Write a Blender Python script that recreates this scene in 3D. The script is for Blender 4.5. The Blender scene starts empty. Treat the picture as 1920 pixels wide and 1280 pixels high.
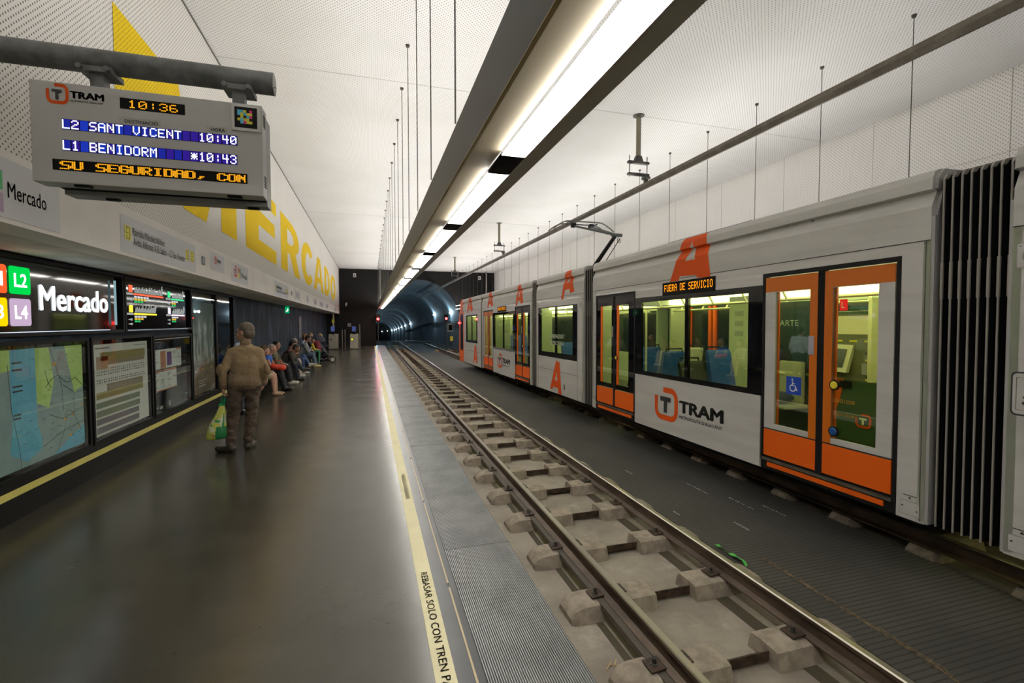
import bpy, bmesh, math, random
from mathutils import Vector, Matrix, Euler
random.seed(7)
S = bpy.context.scene
COL = S.collection
PI = math.pi
# ------------------------------------------------------------------ materials
def _n(nt, t, **kw):
    n = nt.nodes.new(t)
    for k, v in kw.items(): setattr(n, k, v)
    return n
def _math(nt, op, a, b=None, c=None):
    n = _n(nt, 'ShaderNodeMath', operation=op)
    for i, v in enumerate((a, b, c)):
        if v is None: continue
        if isinstance(v, (int, float)): n.inputs[i].default_value = v
        else: nt.links.new(v, n.inputs[i])
    return n.outputs[0]
def _mix(nt, fac, a, b):
    n = _n(nt, 'ShaderNodeMix', data_type='RGBA')
    for i, v in ((0, fac), (6, a), (7, b)):
        if isinstance(v, (int, float)): n.inputs[i].default_value = v
        elif isinstance(v, tuple): n.inputs[i].default_value = (*v[:3], 1)
        else: nt.links.new(v, n.inputs[i])
    return n.outputs[2]
def _noise(nt, vec, scale, detail=4, rough=.55, stretch=None):
    n = _n(nt, 'ShaderNodeTexNoise')
    n.inputs['Scale'].default_value = scale; n.inputs['Detail'].default_value = detail; n.inputs['Roughness'].default_value = rough
    if stretch:
        m = _n(nt, 'ShaderNodeMapping'); m.inputs['Scale'].default_value = stretch
        nt.links.new(vec, m.inputs['Vector']); vec = m.outputs[0]
    nt.links.new(vec, n.inputs['Vector'])
    return n.outputs[0]
def _ramp(nt, v, lo, hi):
    n = _n(nt, 'ShaderNodeMapRange', interpolation_type='SMOOTHSTEP')
    nt.links.new(v, n.inputs[0]); n.inputs[1].default_value = lo; n.inputs[2].default_value = hi
    return n.outputs[0]
def _base(name):
    m = bpy.data.materials.new(name); m.use_nodes = True
    nt = m.node_tree; b = nt.nodes['Principled BSDF']
    pos = _n(nt, 'ShaderNodeNewGeometry').outputs['Position']
    return m, nt, b, pos
MC = {}
def mat(name, col, rough=.5, metal=0., col2=None, nscale=6, lo=.35, hi=.65, stretch=None, bump=0, bscale=60, spec=.5, emit=0, ecol=None, rvar=0, coat=0):
    if name in MC: return MC[name]
    m, nt, b, pos = _base(name)
    b.inputs['Roughness'].default_value = rough; b.inputs['Metallic'].default_value = metal
    b.inputs['Specular IOR Level'].default_value = spec
    b.inputs['Base Color'].default_value = (*col, 1)
    b.inputs['Coat Weight'].default_value = coat
    if col2:
        f = _ramp(nt, _noise(nt, pos, nscale, 5, .6, stretch), lo, hi)
        nt.links.new(_mix(nt, f, col, col2), b.inputs['Base Color'])
        if rvar:
            nt.links.new(_math(nt, 'MULTIPLY_ADD', f, rvar, rough), b.inputs['Roughness'])
    if bump:
        bn = _n(nt, 'ShaderNodeBump'); bn.inputs['Strength'].default_value = bump; bn.inputs['Distance'].default_value = .01
        nt.links.new(_noise(nt, pos, bscale, 4), bn.inputs['Height']); nt.links.new(bn.outputs[0], b.inputs['Normal'])
    if emit:
        b.inputs['Emission Color'].default_value = (*(ecol or col), 1); b.inputs['Emission Strength'].default_value = emit
    MC[name] = m
    return m
def perf(name, col, a0, a1, sp=.02, hole=.55, dark=(.03, .028, .025), col2=None, nscale=.8, stretch=None, rough=.6, fade=1.):
    """sheet with a staggered grid of small holes; a0, a1 = which two axes carry the grid"""
    if name in MC: return MC[name]
    m, nt, b, pos = _base(name)
    sx = _n(nt, 'ShaderNodeSeparateXYZ'); nt.links.new(pos, sx.inputs[0])
    k = PI / sp
    u = _math(nt, 'SINE', _math(nt, 'MULTIPLY', sx.outputs[a0], k)); v = _math(nt, 'SINE', _math(nt, 'MULTIPLY', sx.outputs[a1], k))
    h = _ramp(nt, _math(nt, 'MULTIPLY', u, v), hole, hole + .18)
    c = col
    if col2: c = _mix(nt, _ramp(nt, _noise(nt, pos, nscale, 5, .6, stretch), .35, .7), col, col2)
    nt.links.new(_mix(nt, _math(nt, 'MULTIPLY', h, fade), c, dark), b.inputs['Base Color'])
    b.inputs['Roughness'].default_value = rough; b.inputs['Specular IOR Level'].default_value = .12
    MC[name] = m
    return m
def glass(name, tint, refl=.10, rough=.02, fk=.35):
    if name in MC: return MC[name]
    m = bpy.data.materials.new(name); m.use_nodes = True; nt = m.node_tree; nt.nodes.clear()
    o = _n(nt, 'ShaderNodeOutputMaterial'); t = _n(nt, 'ShaderNodeBsdfTransparent'); g = _n(nt, 'ShaderNodeBsdfGlossy'); x = _n(nt, 'ShaderNodeMixShader')
    t.inputs[0].default_value = (*tint, 1); g.inputs[0].default_value = (1, 1, 1, 1); g.inputs['Roughness'].default_value = rough
    lw = _n(nt, 'ShaderNodeLayerWeight'); lw.inputs[0].default_value = .35
    f = _math(nt, 'ADD', _math(nt, 'MULTIPLY', lw.outputs['Fresnel'], fk), refl)
    nt.links.new(f, x.inputs[0]); nt.links.new(t.outputs[0], x.inputs[1]); nt.links.new(g.outputs[0], x.inputs[2]); nt.links.new(x.outputs[0], o.inputs[0])
    MC[name] = m
    return m
def stripes(name, c1, c2, axis, sp, duty=.5, rough=.5, metal=0, axis2=None, sp2=0, col3=None):
    if name in MC: return MC[name]
    m, nt, b, pos = _base(name)
    sx = _n(nt, 'ShaderNodeSeparateXYZ'); nt.links.new(pos, sx.inputs[0])
    f = _math(nt, 'FRACT', _math(nt, 'MULTIPLY', sx.outputs[axis], 1 / sp))
    h = _math(nt, 'GREATER_THAN', f, duty)
    if axis2 is not None:
        g = _math(nt, 'GREATER_THAN', _math(nt, 'FRACT', _math(nt, 'MULTIPLY', sx.outputs[axis2], 1 / sp2)), .6)
        h = _math(nt, 'MAXIMUM', h, _math(nt, 'MULTIPLY', g, .35))
    c = c1
    if col3: c = _mix(nt, _ramp(nt, _noise(nt, pos, 1.3, 5, .6), .35, .7), c1, col3)
    nt.links.new(_mix(nt, h, c, c2), b.inputs['Base Color'])
    b.inputs['Roughness'].default_value = rough; b.inputs['Metallic'].default_value = metal
    MC[name] = m
    return m
def emi(name, col, s):
    if name in MC: return MC[name]
    m = bpy.data.materials.new(name); m.use_nodes = True; nt = m.node_tree; nt.nodes.clear()
    o = _n(nt, 'ShaderNodeOutputMaterial'); e = _n(nt, 'ShaderNodeEmission'); e.inputs[0].default_value = (*col, 1); e.inputs[1].default_value = s
    nt.links.new(e.outputs[0], o.inputs[0]); MC[name] = m
    return m
# ------------------------------------------------------------------ object helpers
def wmat(o):
    m = Matrix.Identity(4)
    while o is not None:
        m = o.matrix_basis @ m; o = o.parent
    return m
def link(o, parent=None):
    COL.objects.link(o)
    if parent: o.parent = parent
    return o
def tag(o, label=None, cat=None, group=None, kind=None):
    if label: o['label'] = label
    if cat: o['category'] = cat
    if group: o['group'] = group
    if kind: o['kind'] = kind
    return o
def thing(name, label, cat, loc=(0, 0, 0), rot=(0, 0, 0), group=None):
    o = bpy.data.objects.new(name, None); o.empty_display_size = .1
    o.location = loc; o.rotation_euler = rot
    COL.objects.link(o)
    return tag(o, label, cat, group)
def dup(root, loc=None, rot=None, label=None, group=None):
    def cp(o, par):
        c = o.copy(); COL.objects.link(c); c.parent = par
        for ch in list(o.children): cp(ch, c)
        return c
    r = cp(root, None)
    if loc is not None: r.location = loc
    if rot is not None: r.rotation_euler = rot
    if label: r['label'] = label
    if group: r['group'] = group
    return r
def text_verts(s, bold=0., extr=0.):
    cu = bpy.data.curves.new('t', 'FONT'); cu.body = s; cu.fill_mode = 'FRONT'; cu.resolution_u = 3
    ob = bpy.data.objects.new('t', cu); COL.objects.link(ob)
    dg = bpy.context.evaluated_depsgraph_get()
    me = bpy.data.meshes.new_from_object(ob.evaluated_get(dg))
    vs = [v.co.copy() for v in me.vertices]; fs = [tuple(p.vertices) for p in me.polygons]
    bpy.data.objects.remove(ob); bpy.data.curves.remove(cu); bpy.data.meshes.remove(me)
    return vs, fs
class MB:
    def __init__(s): s.bm = bmesh.new(); s.mi = 0
    def face(s, pts):
        f = s.bm.faces.new([s.bm.verts.new(p) for p in pts]); f.material_index = s.mi; return f
    def box(s, x0, x1, y0, y1, z0, z1):
        v = [s.bm.verts.new((x, y, z)) for z in (z0, z1) for y in (y0, y1) for x in (x0, x1)]
        for q in ((0, 2, 3, 1), (4, 5, 7, 6), (0, 1, 5, 4), (2, 6, 7, 3), (0, 4, 6, 2), (1, 3, 7, 5)):
            s.bm.faces.new([v[i] for i in q]).material_index = s.mi
        return s
    def prism(s, pts, vec):
        vec = Vector(vec); a = [s.bm.verts.new(p) for p in pts]; b = [s.bm.verts.new(Vector(p) + vec) for p in pts]
        n = len(a)
        for f in [a[::-1], b] + [[a[i], a[(i + 1) % n], b[(i + 1) % n], b[i]] for i in range(n)]:
            s.bm.faces.new(f).material_index = s.mi
        return s
    def fill(s, loops):
        es = []
        for lp in loops:
            vs = [s.bm.verts.new(p) for p in lp]
            es += [s.bm.edges.new((vs[i], vs[(i + 1) % len(vs)])) for i in range(len(vs))]
        r = bmesh.ops.triangle_fill(s.bm, edges=es, use_beauty=True)
        for f in r['geom']:
            if isinstance(f, bmesh.types.BMFace): f.material_index = s.mi
        return s
    def tube(s, path, r, n=8, closed=False):
        P = [Vector(p) for p in path]; rings = []
        m = len(P)
        for i, p in enumerate(P):
            if closed: t = P[(i + 1) % m] - P[i - 1]
            else: t = P[min(i + 1, m - 1)] - P[max(i - 1, 0)]
            t.normalize(); u = t.orthogonal().normalized() if i == 0 else (u - t * u.dot(t)).normalized()
            w = t.cross(u); rr = r[i] if isinstance(r, (list, tuple)) else r
            rings.append([s.bm.verts.new(p + (u * math.cos(2 * PI * k / n) + w * math.sin(2 * PI * k / n)) * rr) for k in range(n)])
        for i in range(m if closed else m - 1):
            A, B = rings[i], rings[(i + 1) % m]
            for k in range(n):
                f = s.bm.faces.new((A[k], A[(k + 1) % n], B[(k + 1) % n], B[k])); f.material_index = s.mi
        if not closed:
            s.bm.faces.new(rings[0][::-1]).material_index = s.mi; s.bm.faces.new(rings[-1]).material_index = s.mi
        return s
    def ell(s, c, r, rot=None, seg=16, rings=10):
        M = Matrix.Translation(c) @ (Euler(rot).to_matrix().to_4x4() if rot else Matrix.Identity(4)) @ Matrix.Diagonal((*r, 1))
        top = s.bm.verts.new(M @ Vector((0, 0, 1))); bot = s.bm.verts.new(M @ Vector((0, 0, -1))); R_ = []
        for i in range(1, rings):
            a = PI * i / rings; R_.append([s.bm.verts.new(M @ Vector((math.sin(a) * math.cos(2 * PI * k / seg), math.sin(a) * math.sin(2 * PI * k / seg), math.cos(a)))) for k in range(seg)])
        for k in range(seg):
            q = (k + 1) % seg
            s.bm.faces.new((top, R_[0][k], R_[0][q])).material_index = s.mi; s.bm.faces.new((bot, R_[-1][q], R_[-1][k])).material_index = s.mi
            for A, B in zip(R_, R_[1:]): s.bm.faces.new((A[k], B[k], B[q], A[q])).material_index = s.mi
        return s
    def cap(s, p0, p1, r0, r1):
        p0, p1 = Vector(p0), Vector(p1)
        s.tube([p0, p1], [r0, r1], 14); s.ell(p0, (r0,) * 3, seg=14, rings=8); s.ell(p1, (r1,) * 3, seg=14, rings=8)
        return s
    def lathe(s, prof, c, ax='z', n=20):
        c = Vector(c); rings = []
        for r, h in prof:
            ring = []
            for k in range(n):
                a = 2 * PI * k / n; q = (r * math.cos(a), r * math.sin(a), h)
                q = {'z': q, 'x': (q[2], q[0], q[1]), 'y': (q[1], q[2], q[0])}[ax]
                ring.append(s.bm.verts.new(c + Vector(q)))
            rings.append(ring)
        for A, B in zip(rings, rings[1:]):
            for k in range(n): s.bm.faces.new((A[k], A[(k + 1) % n], B[(k + 1) % n], B[k])).material_index = s.mi
        s.bm.faces.new(rings[0][::-1]).material_index = s.mi; s.bm.faces.new(rings[-1]).material_index = s.mi
        return s
    def text(s, body, o, right, up, w, h, bold=0., shear=0.):
        vs, fs = text_verts(body)
        if bold:
            n = len(vs); v2, f2 = [], []
            for i, (a, b) in enumerate(((-1, 0), (1, 0), (0, .7), (0, -.7), (.6, .5), (-.6, -.5))):
                v2 += [v + Vector((a * bold, b * bold, 0)) for v in vs]; f2 += [tuple(k + i * n for k in f) for f in fs]
            vs, fs = v2, f2
        if not vs: return s
        x0 = min(v.x for v in vs); x1 = max(v.x for v in vs); y0 = min(v.y for v in vs); y1 = max(v.y for v in vs)
        o, right, up = Vector(o), Vector(right), Vector(up)
        nv = [s.bm.verts.new(o + right * ((v.x - x0) / (x1 - x0) * w) + up * ((v.y - y0) / (y1 - y0) * h)) for v in vs]
        for f in fs:
            try: s.bm.faces.new([nv[i] for i in f]).material_index = s.mi
            except ValueError: pass
        return s
    def build(s, name, m, parent=None, smooth=False, bevel=0, world=False, norm=True):
        if world and parent is not None: s.bm.transform(wmat(parent).inverted())
        if norm: bmesh.ops.recalc_face_normals(s.bm, faces=s.bm.faces)
        if bevel:
            bmesh.ops.bevel(s.bm, geom=list(s.bm.edges), offset=bevel, segments=2, affect='EDGES', profile=.6, clamp_overlap=True)
        me = bpy.data.meshes.new(name); s.bm.to_mesh(me); s.bm.free()
        for q in (m if isinstance(m, (list, tuple)) else [m]): me.materials.append(q)
        if smooth:
            for p in me.polygons: p.use_smooth = True
            if smooth != 'all':
                try: me.set_sharp_from_angle(angle=smooth if isinstance(smooth, float) else .7)
                except Exception: pass
        return link(bpy.data.objects.new(name, me), parent)
def Yv(x, z): return lambda y0, y1: None
X, Y, Z = Vector((1, 0, 0)), Vector((0, 1, 0)), Vector((0, 0, 1))
def struct(o, label=None):
    o['kind'] = 'structure'
    if label: o['label'] = label
    return o
# ------------------------------------------------------------------ shared materials
M_black = mat('black_satin', (.010, .010, .010), .5, spec=.12)
M_matteblack = mat('black_matte', (.010, .010, .0095), .8, spec=.1)
M_glossblack = mat('black_glass', (.006, .006, .007), .04, spec=.6)
M_grey = mat('grey_paint', (.34, .34, .33), .45)
M_steel = mat('steel', (.42, .41, .38), .35, 1, col2=(.3, .29, .27), nscale=5)
M_galv = mat('galvanised', (.17, .175, .17), .55, .55, col2=(.10, .105, .10), nscale=9, bump=.15, bscale=40)
M_gun = mat('dark_steel', (.09, .085, .075), .5, .6, col2=(.05, .048, .042), nscale=8)
M_white = mat('white_plastic', (.72, .71, .68), .5)
M_orange = mat('orange_paint', (.76, .105, .006), .45, spec=.25)
M_orange2 = mat('amber_orange_paint', (.56, .125, .006), .45, spec=.25)
M_orlogo = mat('orange_vinyl', (.66, .075, .006), .6, spec=.15)
M_dark = mat('charcoal_vinyl', (.02, .022, .022), .5)
M_yellow = mat('yellow_paint', (.75, .60, .02), .5)
M_rust = mat('rusty_steel', (.085, .055, .038), .6, .5, col2=(.035, .024, .018), nscale=14, bump=.2)
M_conc = mat('sleeper_concrete', (.31, .26, .20), .9, col2=(.20, .165, .125), nscale=11, bump=.35, bscale=70)
M_conc_dark = mat('dark_concrete', (.20, .165, .125), .9, col2=(.11, .09, .07), nscale=11, bump=.35, bscale=70)  # darker tone of the sleeper concrete, for the far track

X_, Y_ = 0, 0
# ================================================================== PEOPLE
from mathutils import noise as MN
def blob(name, prims, m, parent, vox=.011, smooth=4, wr=0.):
    w = MB()
    for p in prims:
        if p[0] == 'c': w.cap(p[1], p[2], p[3], p[4])
        else: w.ell(p[1], p[2], p[3] if len(p) > 3 else None)
    me = bpy.data.meshes.new('tmp'); w.bm.to_mesh(me); w.bm.free()
    ob = bpy.data.objects.new('tmp', me); COL.objects.link(ob)
    r = ob.modifiers.new('r', 'REMESH'); r.mode = 'VOXEL'; r.voxel_size = vox; r.use_smooth_shade = True
    sm = ob.modifiers.new('s', 'SMOOTH'); sm.iterations = smooth; sm.factor = .5
    nm = bpy.data.meshes.new_from_object(ob.evaluated_get(bpy.context.evaluated_depsgraph_get()))
    bpy.data.objects.remove(ob); bpy.data.meshes.remove(me)
    if wr:
        ns = [v.normal.copy() for v in nm.vertices]
        for v, n_ in zip(nm.vertices, ns):
            c = v.co; f_ = MN.noise(Vector((c.x * 9, c.y * 9, c.z * 17 + 6 * c.x))) + .6 * MN.noise(Vector((c.x * 20, c.y * 20, c.z * 34 - 9 * c.x)))
            v.co = c + n_ * wr * f_
    nm.name = name; nm.materials.clear(); nm.materials.append(m)
    for p in nm.polygons: p.use_smooth = True
    return link(bpy.data.objects.new(name, nm), parent)
def cloth(name, c, k=.75, sc=9): return mat(name, c, .85, col2=tuple(v * k for v in c), nscale=sc, bump=.45, bscale=26)
def skinm(i=0): return mat('skin%d' % i, ((.50, .27, .18), (.42, .21, .13), (.58, .33, .23))[i], .5, col2=((.42, .20, .13), (.34, .16, .10), (.50, .26, .18))[i], nscale=25)
def hand(wr, hd, sv, cu, sc=1., curl=1.):
    wr, hd, sv, cu = Vector(wr), Vector(hd).normalized(), Vector(sv).normalized(), Vector(cu).normalized(); P = []
    for o in (-.022, 0, .022): P.append(('c', wr + sv * o * .7 * sc, wr + (hd * .075 + sv * o) * sc, .017 * sc, .014 * sc))
    for i, ln in enumerate((.85, 1., .95, .75)):
        a = wr + (hd * .078 + sv * (i - 1.5) * .0195) * sc; b = a + (hd * .038 * ln + cu * .014 * curl) * sc; c = b + (hd * .022 * ln * (1.4 - curl) + cu * .026 * curl) * sc; e = c + (cu * .012 * curl + hd * .018 * (1 - curl) - hd * .012 * curl) * sc
        P += [('c', a, b, .0092 * sc, .0085 * sc), ('c', b, c, .0085 * sc, .008 * sc), ('c', c, e, .008 * sc, .0072 * sc)]
    a = wr + (hd * .025 - sv * .024) * sc; b = a + (hd * .032 - sv * .018 + cu * .012) * sc; P += [('c', a, b, .011 * sc, .0095 * sc), ('c', b, b + (hd * .026 + cu * .014) * sc, .0095 * sc, .008 * sc)]
    return P
def human(t, J, sk, haircol, hairstyle, top, legs, shoe, sleeve='long', legwear='trousers', sc=1., vox=.011, build=1., shoe_kind='flat', wr=.006):
    v = lambda k: Vector(J[k])
    yaw = J.get('yaw', 0); pit = J.get('pit', 0)
    fd = Vector((math.cos(yaw) * math.cos(pit), math.sin(yaw) * math.cos(pit), -math.sin(pit))); side = Vector((-math.sin(yaw), math.cos(yaw), 0)); upv = fd.cross(side)
    H = v('head'); rot = (0, pit, yaw); q = lambda a, b, c: H + (fd * a + side * b + upv * c) * sc
    P = [('e', q(-.005, 0, .018), (.098 * sc, .078 * sc, .095 * sc), rot), ('e', q(.022, 0, -.045), (.066 * sc, .058 * sc, .070 * sc), rot), ('e', q(.062, 0, -.092), (.026 * sc, .028 * sc, .022 * sc), rot),
         ('c', q(.088, 0, .016), q(.113, 0, -.022), .009 * sc, .015 * sc), ('e', q(.082, 0, -.058), (.018 * sc, .026 * sc, .012 * sc), rot), ('e', q(.083, 0, .035), (.014 * sc, .05 * sc, .012 * sc), rot)]
    for s in (-1, 1): P += [('e', q(-.012, s * .078, -.008), (.024 * sc, .011 * sc, .033 * sc), rot), ('e', q(.058, s * .042, -.03), (.03 * sc, .024 * sc, .03 * sc), rot)]
    N, C, Pv = v('neck'), v('chest'), v('pelvis')
    P += [('c', N - Z * .02 * sc, q(-.02, 0, -.06), .056 * sc, .050 * sc), ('c', Pv, C, .09 * sc, .09 * sc), ('c', C, N - Z * .06 * sc, .09 * sc, .055 * sc)]
    bt = build; bs = sc * build
    ua = (v('shL') - v('shR')).normalized(); T = [('c', N - Z * .05 * sc, N + Z * .005 * sc, .07 * sc, .062 * sc)]
    for g in (-1, 0, 1):
        o_ = ua * (.062 * g * bs); r_ = 1. if g else 1.04
        T += [('c', Pv + (C - Pv) * .12 + o_ * .95, C + o_, .118 * bs * r_, .122 * bs * r_), ('c', C + o_, N - Z * .115 * sc + o_ * 1.25, .122 * bs * r_, .088 * sc)]
    L = [('e', Pv, (.135 * bs, .165 * bs, .125 * sc))] if 'pelvrot' not in J else [('e', Pv, (.17 * bs, .135 * bs, .125 * sc))]
    SH = []
    for s in 'LR':
        S_, E_, W_ = v('sh' + s), v('el' + s), v('wr' + s); hd = v('hd' + s) if 'hd' + s in J else (W_ - E_)
        P += [('c', N - Z * .07 * sc, S_, .06 * sc, .055 * sc), ('c', S_, E_, .048 * sc, .040 * sc), ('c', E_, W_, .040 * sc, .027 * sc)]
        P += hand(W_, hd, J.get('sv' + s, (0, 1 if s == 'L' else -1, 0)), J.get('cu' + s, (0, 0, -1)), sc, J.get('curl', .6))
        T += [('c', N - Z * .08 * sc, S_, .085 * sc, .074 * bs), ('c', S_, S_ + (E_ - S_) * (1 if sleeve != 'none' else .05), .070 * bs, .058 * bs)]
        if sleeve == 'long': T += [('c', E_, E_ + (W_ - E_) * .93, .058 * bs, .042 * sc)]
        Hp, K, A, To = v('hip' + s), v('kn' + s), v('an' + s), v('to' + s)
        P += [('c', Pv, Hp, .10 * sc, .08 * sc), ('c', Hp, K, .078 * sc, .055 * sc), ('c', K, K + (A - K) * .35, .055 * sc, .056 * sc), ('c', K + (A - K) * .35, A, .056 * sc, .036 * sc), ('c', A - Z * .03 * sc, To, .036 * sc, .026 * sc)]
        if legwear == 'trousers': L += [('c', Pv, Hp, .125 * sc, .112 * bs), ('c', Hp, K, .104 * bs, .076 * bs), ('c', K, K + (A - K) * .5, .074 * bs, .068 * sc), ('c', K + (A - K) * .5, A + (K - A) * .10, .068 * sc, .060 * sc)]
        elif legwear == 'skirt': L += [('c', Pv, Hp, .12 * sc, .11 * sc), ('c', Hp, K + (Hp - K) * .12, .105 * sc, .082 * sc)]
        elif legwear == 'long skirt': L += [('c', Hp, K, .11 * sc, .10 * sc), ('c', K, A + Z * .08, .10 * sc, .12 * sc)]
        dr = (To - A); dr.z = 0; dr = dr.normalized() if dr.length > .01 else Vector((1, 0, 0)); q2 = To - dr * .20 * sc
        if shoe_kind == 'flat': SH.append([('c', q2 + Z * .012 * sc, To + Z * .004 * sc, .046 * sc, .036 * sc), ('c', q2 + Z * .012, A - Z * .01 * sc, .046 * sc, .048 * sc), ('c', q2 - Z * .012 * sc, To - Z * .010 * sc, .038 * sc, .030 * sc)])
        else: SH.append([('c', q2 + Z * .03 * sc, To, .034 * sc, .026 * sc), ('c', q2 + Z * .02, q2 - Z * .03 * sc, .02 * sc, .012 * sc)])
    body = blob('body', P, sk, t, vox)
    blob('top', T, top, t, vox, int(26 * (.012 / vox) ** 2), wr * .5)
    if legwear == 'trousers': L.append(('c', v('hipL'), v('hipR'), .11 * bs, .11 * bs))
    blob(legwear.replace(' ', '_'), L, legs, t, vox, int(8 * (.012 / vox) ** 2), wr * 1.5)
    for s in SH: blob('shoe', s, shoe, t, vox, 2)
    hp = [('e', q(-.022, 0, .040), (.098 * sc, .086 * sc, .090 * sc), rot), ('e', q(-.055, 0, -.01), (.062 * sc, .082 * sc, .085 * sc), rot)]
    if hairstyle == 'bald': hp = [('e', q(-.058, 0, -.008), (.056 * sc, .083 * sc, .070 * sc), rot), ('c', q(-.01, .07, .015), q(-.06, .05, -.03), .022 * sc, .03 * sc), ('c', q(-.01, -.07, .015), q(-.06, -.05, -.03), .022 * sc, .03 * sc), ('c', q(-.02, .03, .085), q(-.08, 0, .045), .03 * sc, .04 * sc), ('c', q(-.02, -.03, .085), q(-.08, 0, .045), .03 * sc, .04 * sc)]
    if hairstyle == 'bob': hp += [('c', q(-.02, .075, .03), q(-.02, .078, -.075), .032 * sc, .034 * sc), ('c', q(-.02, -.075, .03), q(-.02, -.078, -.075), .032 * sc, .034 * sc), ('c', q(.055, .04, .085), q(.06, -.03, .085), .025 * sc, .025 * sc), ('c', q(-.07, 0, .0), q(-.06, 0, -.09), .05 * sc, .045 * sc)]
    if hairstyle == 'long': hp += [('c', q(-.02, .075, .03), q(.02, .085, -.22), .034 * sc, .03 * sc), ('c', q(-.02, -.075, .03), q(.02, -.085, -.22), .034 * sc, .03 * sc), ('c', q(-.08, 0, .0), q(-.07, 0, -.22), .06 * sc, .055 * sc)]
    blob('hair', hp, mat('hair_%.2f_%.2f' % haircol[:2], haircol, .6, col2=tuple(c * .55 for c in haircol), nscale=40, bump=.4, bscale=90), t, vox * .9, 3)
    ew = MB()
    for s in (-1, 1): ew = MB(); ew.ell(q(.086, s * .033, .008), (.008 * sc, .013 * sc, .008 * sc), rot); ew.build('eye', mat('eye_dark', (.03, .02, .015), .2), body, smooth=True)
    ew = MB(); ew.ell(q(.0965, 0, -.060), (.006 * sc, .022 * sc, .005 * sc), rot); ew.build('mouth', mat('lip', (.32, .11, .09), .5), body, smooth=True)
    return body
def seated(lab, x, y, lean, sk, hc, hs, top, legs, shoe, s=.93, turn=0, yaw=0., pit=.1, sleeve='long', legwear='trousers', cross=False, feet=.06, arms='lap', shoe_kind='flat', seat=.46, grp='people waiting on the wall benches'):
    t = thing('person', lab, 'person', (x, y, 0), (0, 0, turn), grp)
    sl, cl = math.sin(math.radians(lean)), math.cos(math.radians(lean)); D = Vector((sl, 0, cl)); Pv = Vector((0, 0, seat))
    J = dict(pelvis=Pv, chest=Pv + D * .30, neck=Pv + D * .50, yaw=yaw, pit=pit); J['head'] = J['neck'] + Vector((sl * .16 + .03, 0, .155 * cl + .02))
    for k, sg in (('L', 1), ('R', -1)):
        J['sh' + k] = J['neck'] + Vector((-.01, sg * .175, -.075)); J['el' + k] = J['sh' + k] + Vector((.05 + .1 * (1 - sl), sg * .05, -.26)); 
        if arms == 'lap': J['wr' + k] = Vector((.33, sg * .07, seat + .13)); J['hd' + k] = (.9, -sg * .3, -.1)
        elif arms == 'phone': J['wr' + k] = Vector((.34 + sl * .1, sg * .07, seat + .28)); J['hd' + k] = (.7, -sg * .5, .3)
        elif arms == 'knees': J['wr' + k] = Vector((.48, sg * .08, seat + .10)); J['hd' + k] = (.9, -sg * .35, -.3)
        J['hip' + k] = Vector((.02, sg * .09, seat)); J['kn' + k] = Vector((.43, sg * .10, seat + .03)); J['an' + k] = Vector((.40 + feet, sg * .10, .085)); J['to' + k] = J['an' + k] + Vector((.17, sg * .02, -.045))
    if cross:
        J['knL'] = Vector((.45, -.02, seat + .14)); J['anL'] = Vector((.66, -.16, seat - .16)); J['toL'] = J['anL'] + Vector((.18, -.03, .03))
    for k in J:
        if isinstance(J[k], Vector) and not k.startswith(('hd', 'sv', 'cu')): J[k] = J[k] * s
    human(t, J, sk, hc, hs, top, legs, shoe, sleeve, legwear, s, .012, shoe_kind=shoe_kind)
    return t
B_, BR, GR, BL = (.012, .009, .007), (.16, .085, .035), (.30, .28, .25), (.50, .33, .10)
seated('seated woman with light brown bob, beige top, bare legs and beige heels', -2.5, 11.75, 20, skinm(2), BR, 'bob', cloth('beige_top', (0.567, 0.446, 0.311)), cloth('beige_skirt', (0.513, 0.392, 0.270)), mat('beige_shoe', (.48, .33, .20), .4), legwear='skirt', shoe_kind='heel', sleeve='short', pit=.05)
seated('seated older person with short grey hair, blue and black top and black shoes', -2.5, 12.55, 20, skinm(0), GR, 'short', cloth('blue_top', (0.027, 0.121, 0.567)), cloth('black_cloth', (0.016, 0.016, 0.018)), mat('black_leather', (.01, .01, .01), .3), sleeve='none', feet=.14, pit=0.)
seated('seated dark-haired person in an olive top with pale sneakers', -2.52, 13.75, 12, skinm(0), B_, 'short', cloth('olive_top', (0.149, 0.135, 0.068)), cloth('black_cloth', (0.016, 0.016, 0.018)), mat('pale_sneaker', (.50, .46, .38), .6), yaw=-.3, feet=.12)
seated('seated young man in a dark jacket leaning far forward over his phone', -2.45, 14.75, 40, skinm(1), B_, 'short', cloth('dark_jacket', (0.041, 0.035, 0.027)), cloth('dark_jeans', (0.041, 0.047, 0.074)), mat('black_white_sneaker', (.05, .05, .045), .5), arms='knees', pit=.5, feet=.1, cross=True)
seated('seated grey-haired man in a brown jacket with blue jeans and white shoes, legs crossed', -2.48, 16.5, 12, skinm(0), GR, 'short', cloth('brown_jacket', (0.074, 0.049, 0.032)), cloth('blue_jeans', (0.041, 0.081, 0.203)), mat('white_shoe', (.62, .60, .56), .5), cross=True, arms='lap')
seated('seated person in a long beige skirt looking down beside the grey-haired man', -2.5, 15.55, 24, skinm(0), B_, 'bob', cloth('plum_top', (0.135, 0.041, 0.054)), cloth('long_beige_skirt', (0.486, 0.392, 0.270)), mat('white_shoe', (.62, .60, .56), .5), legwear='long skirt', pit=.45, arms='phone', s=.90, seat=.50)
seated('seated dark-haired man in a grey jacket and jeans with yellowish sneakers', -2.45, 18.8, 22, skinm(1), B_, 'short', cloth('grey_jacket', (0.216, 0.223, 0.230)), cloth('faded_jeans', (0.068, 0.115, 0.176)), mat('yellow_sneaker', (.50, .43, .16), .5), pit=.45, arms='phone', feet=.12, s=.97)
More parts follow.
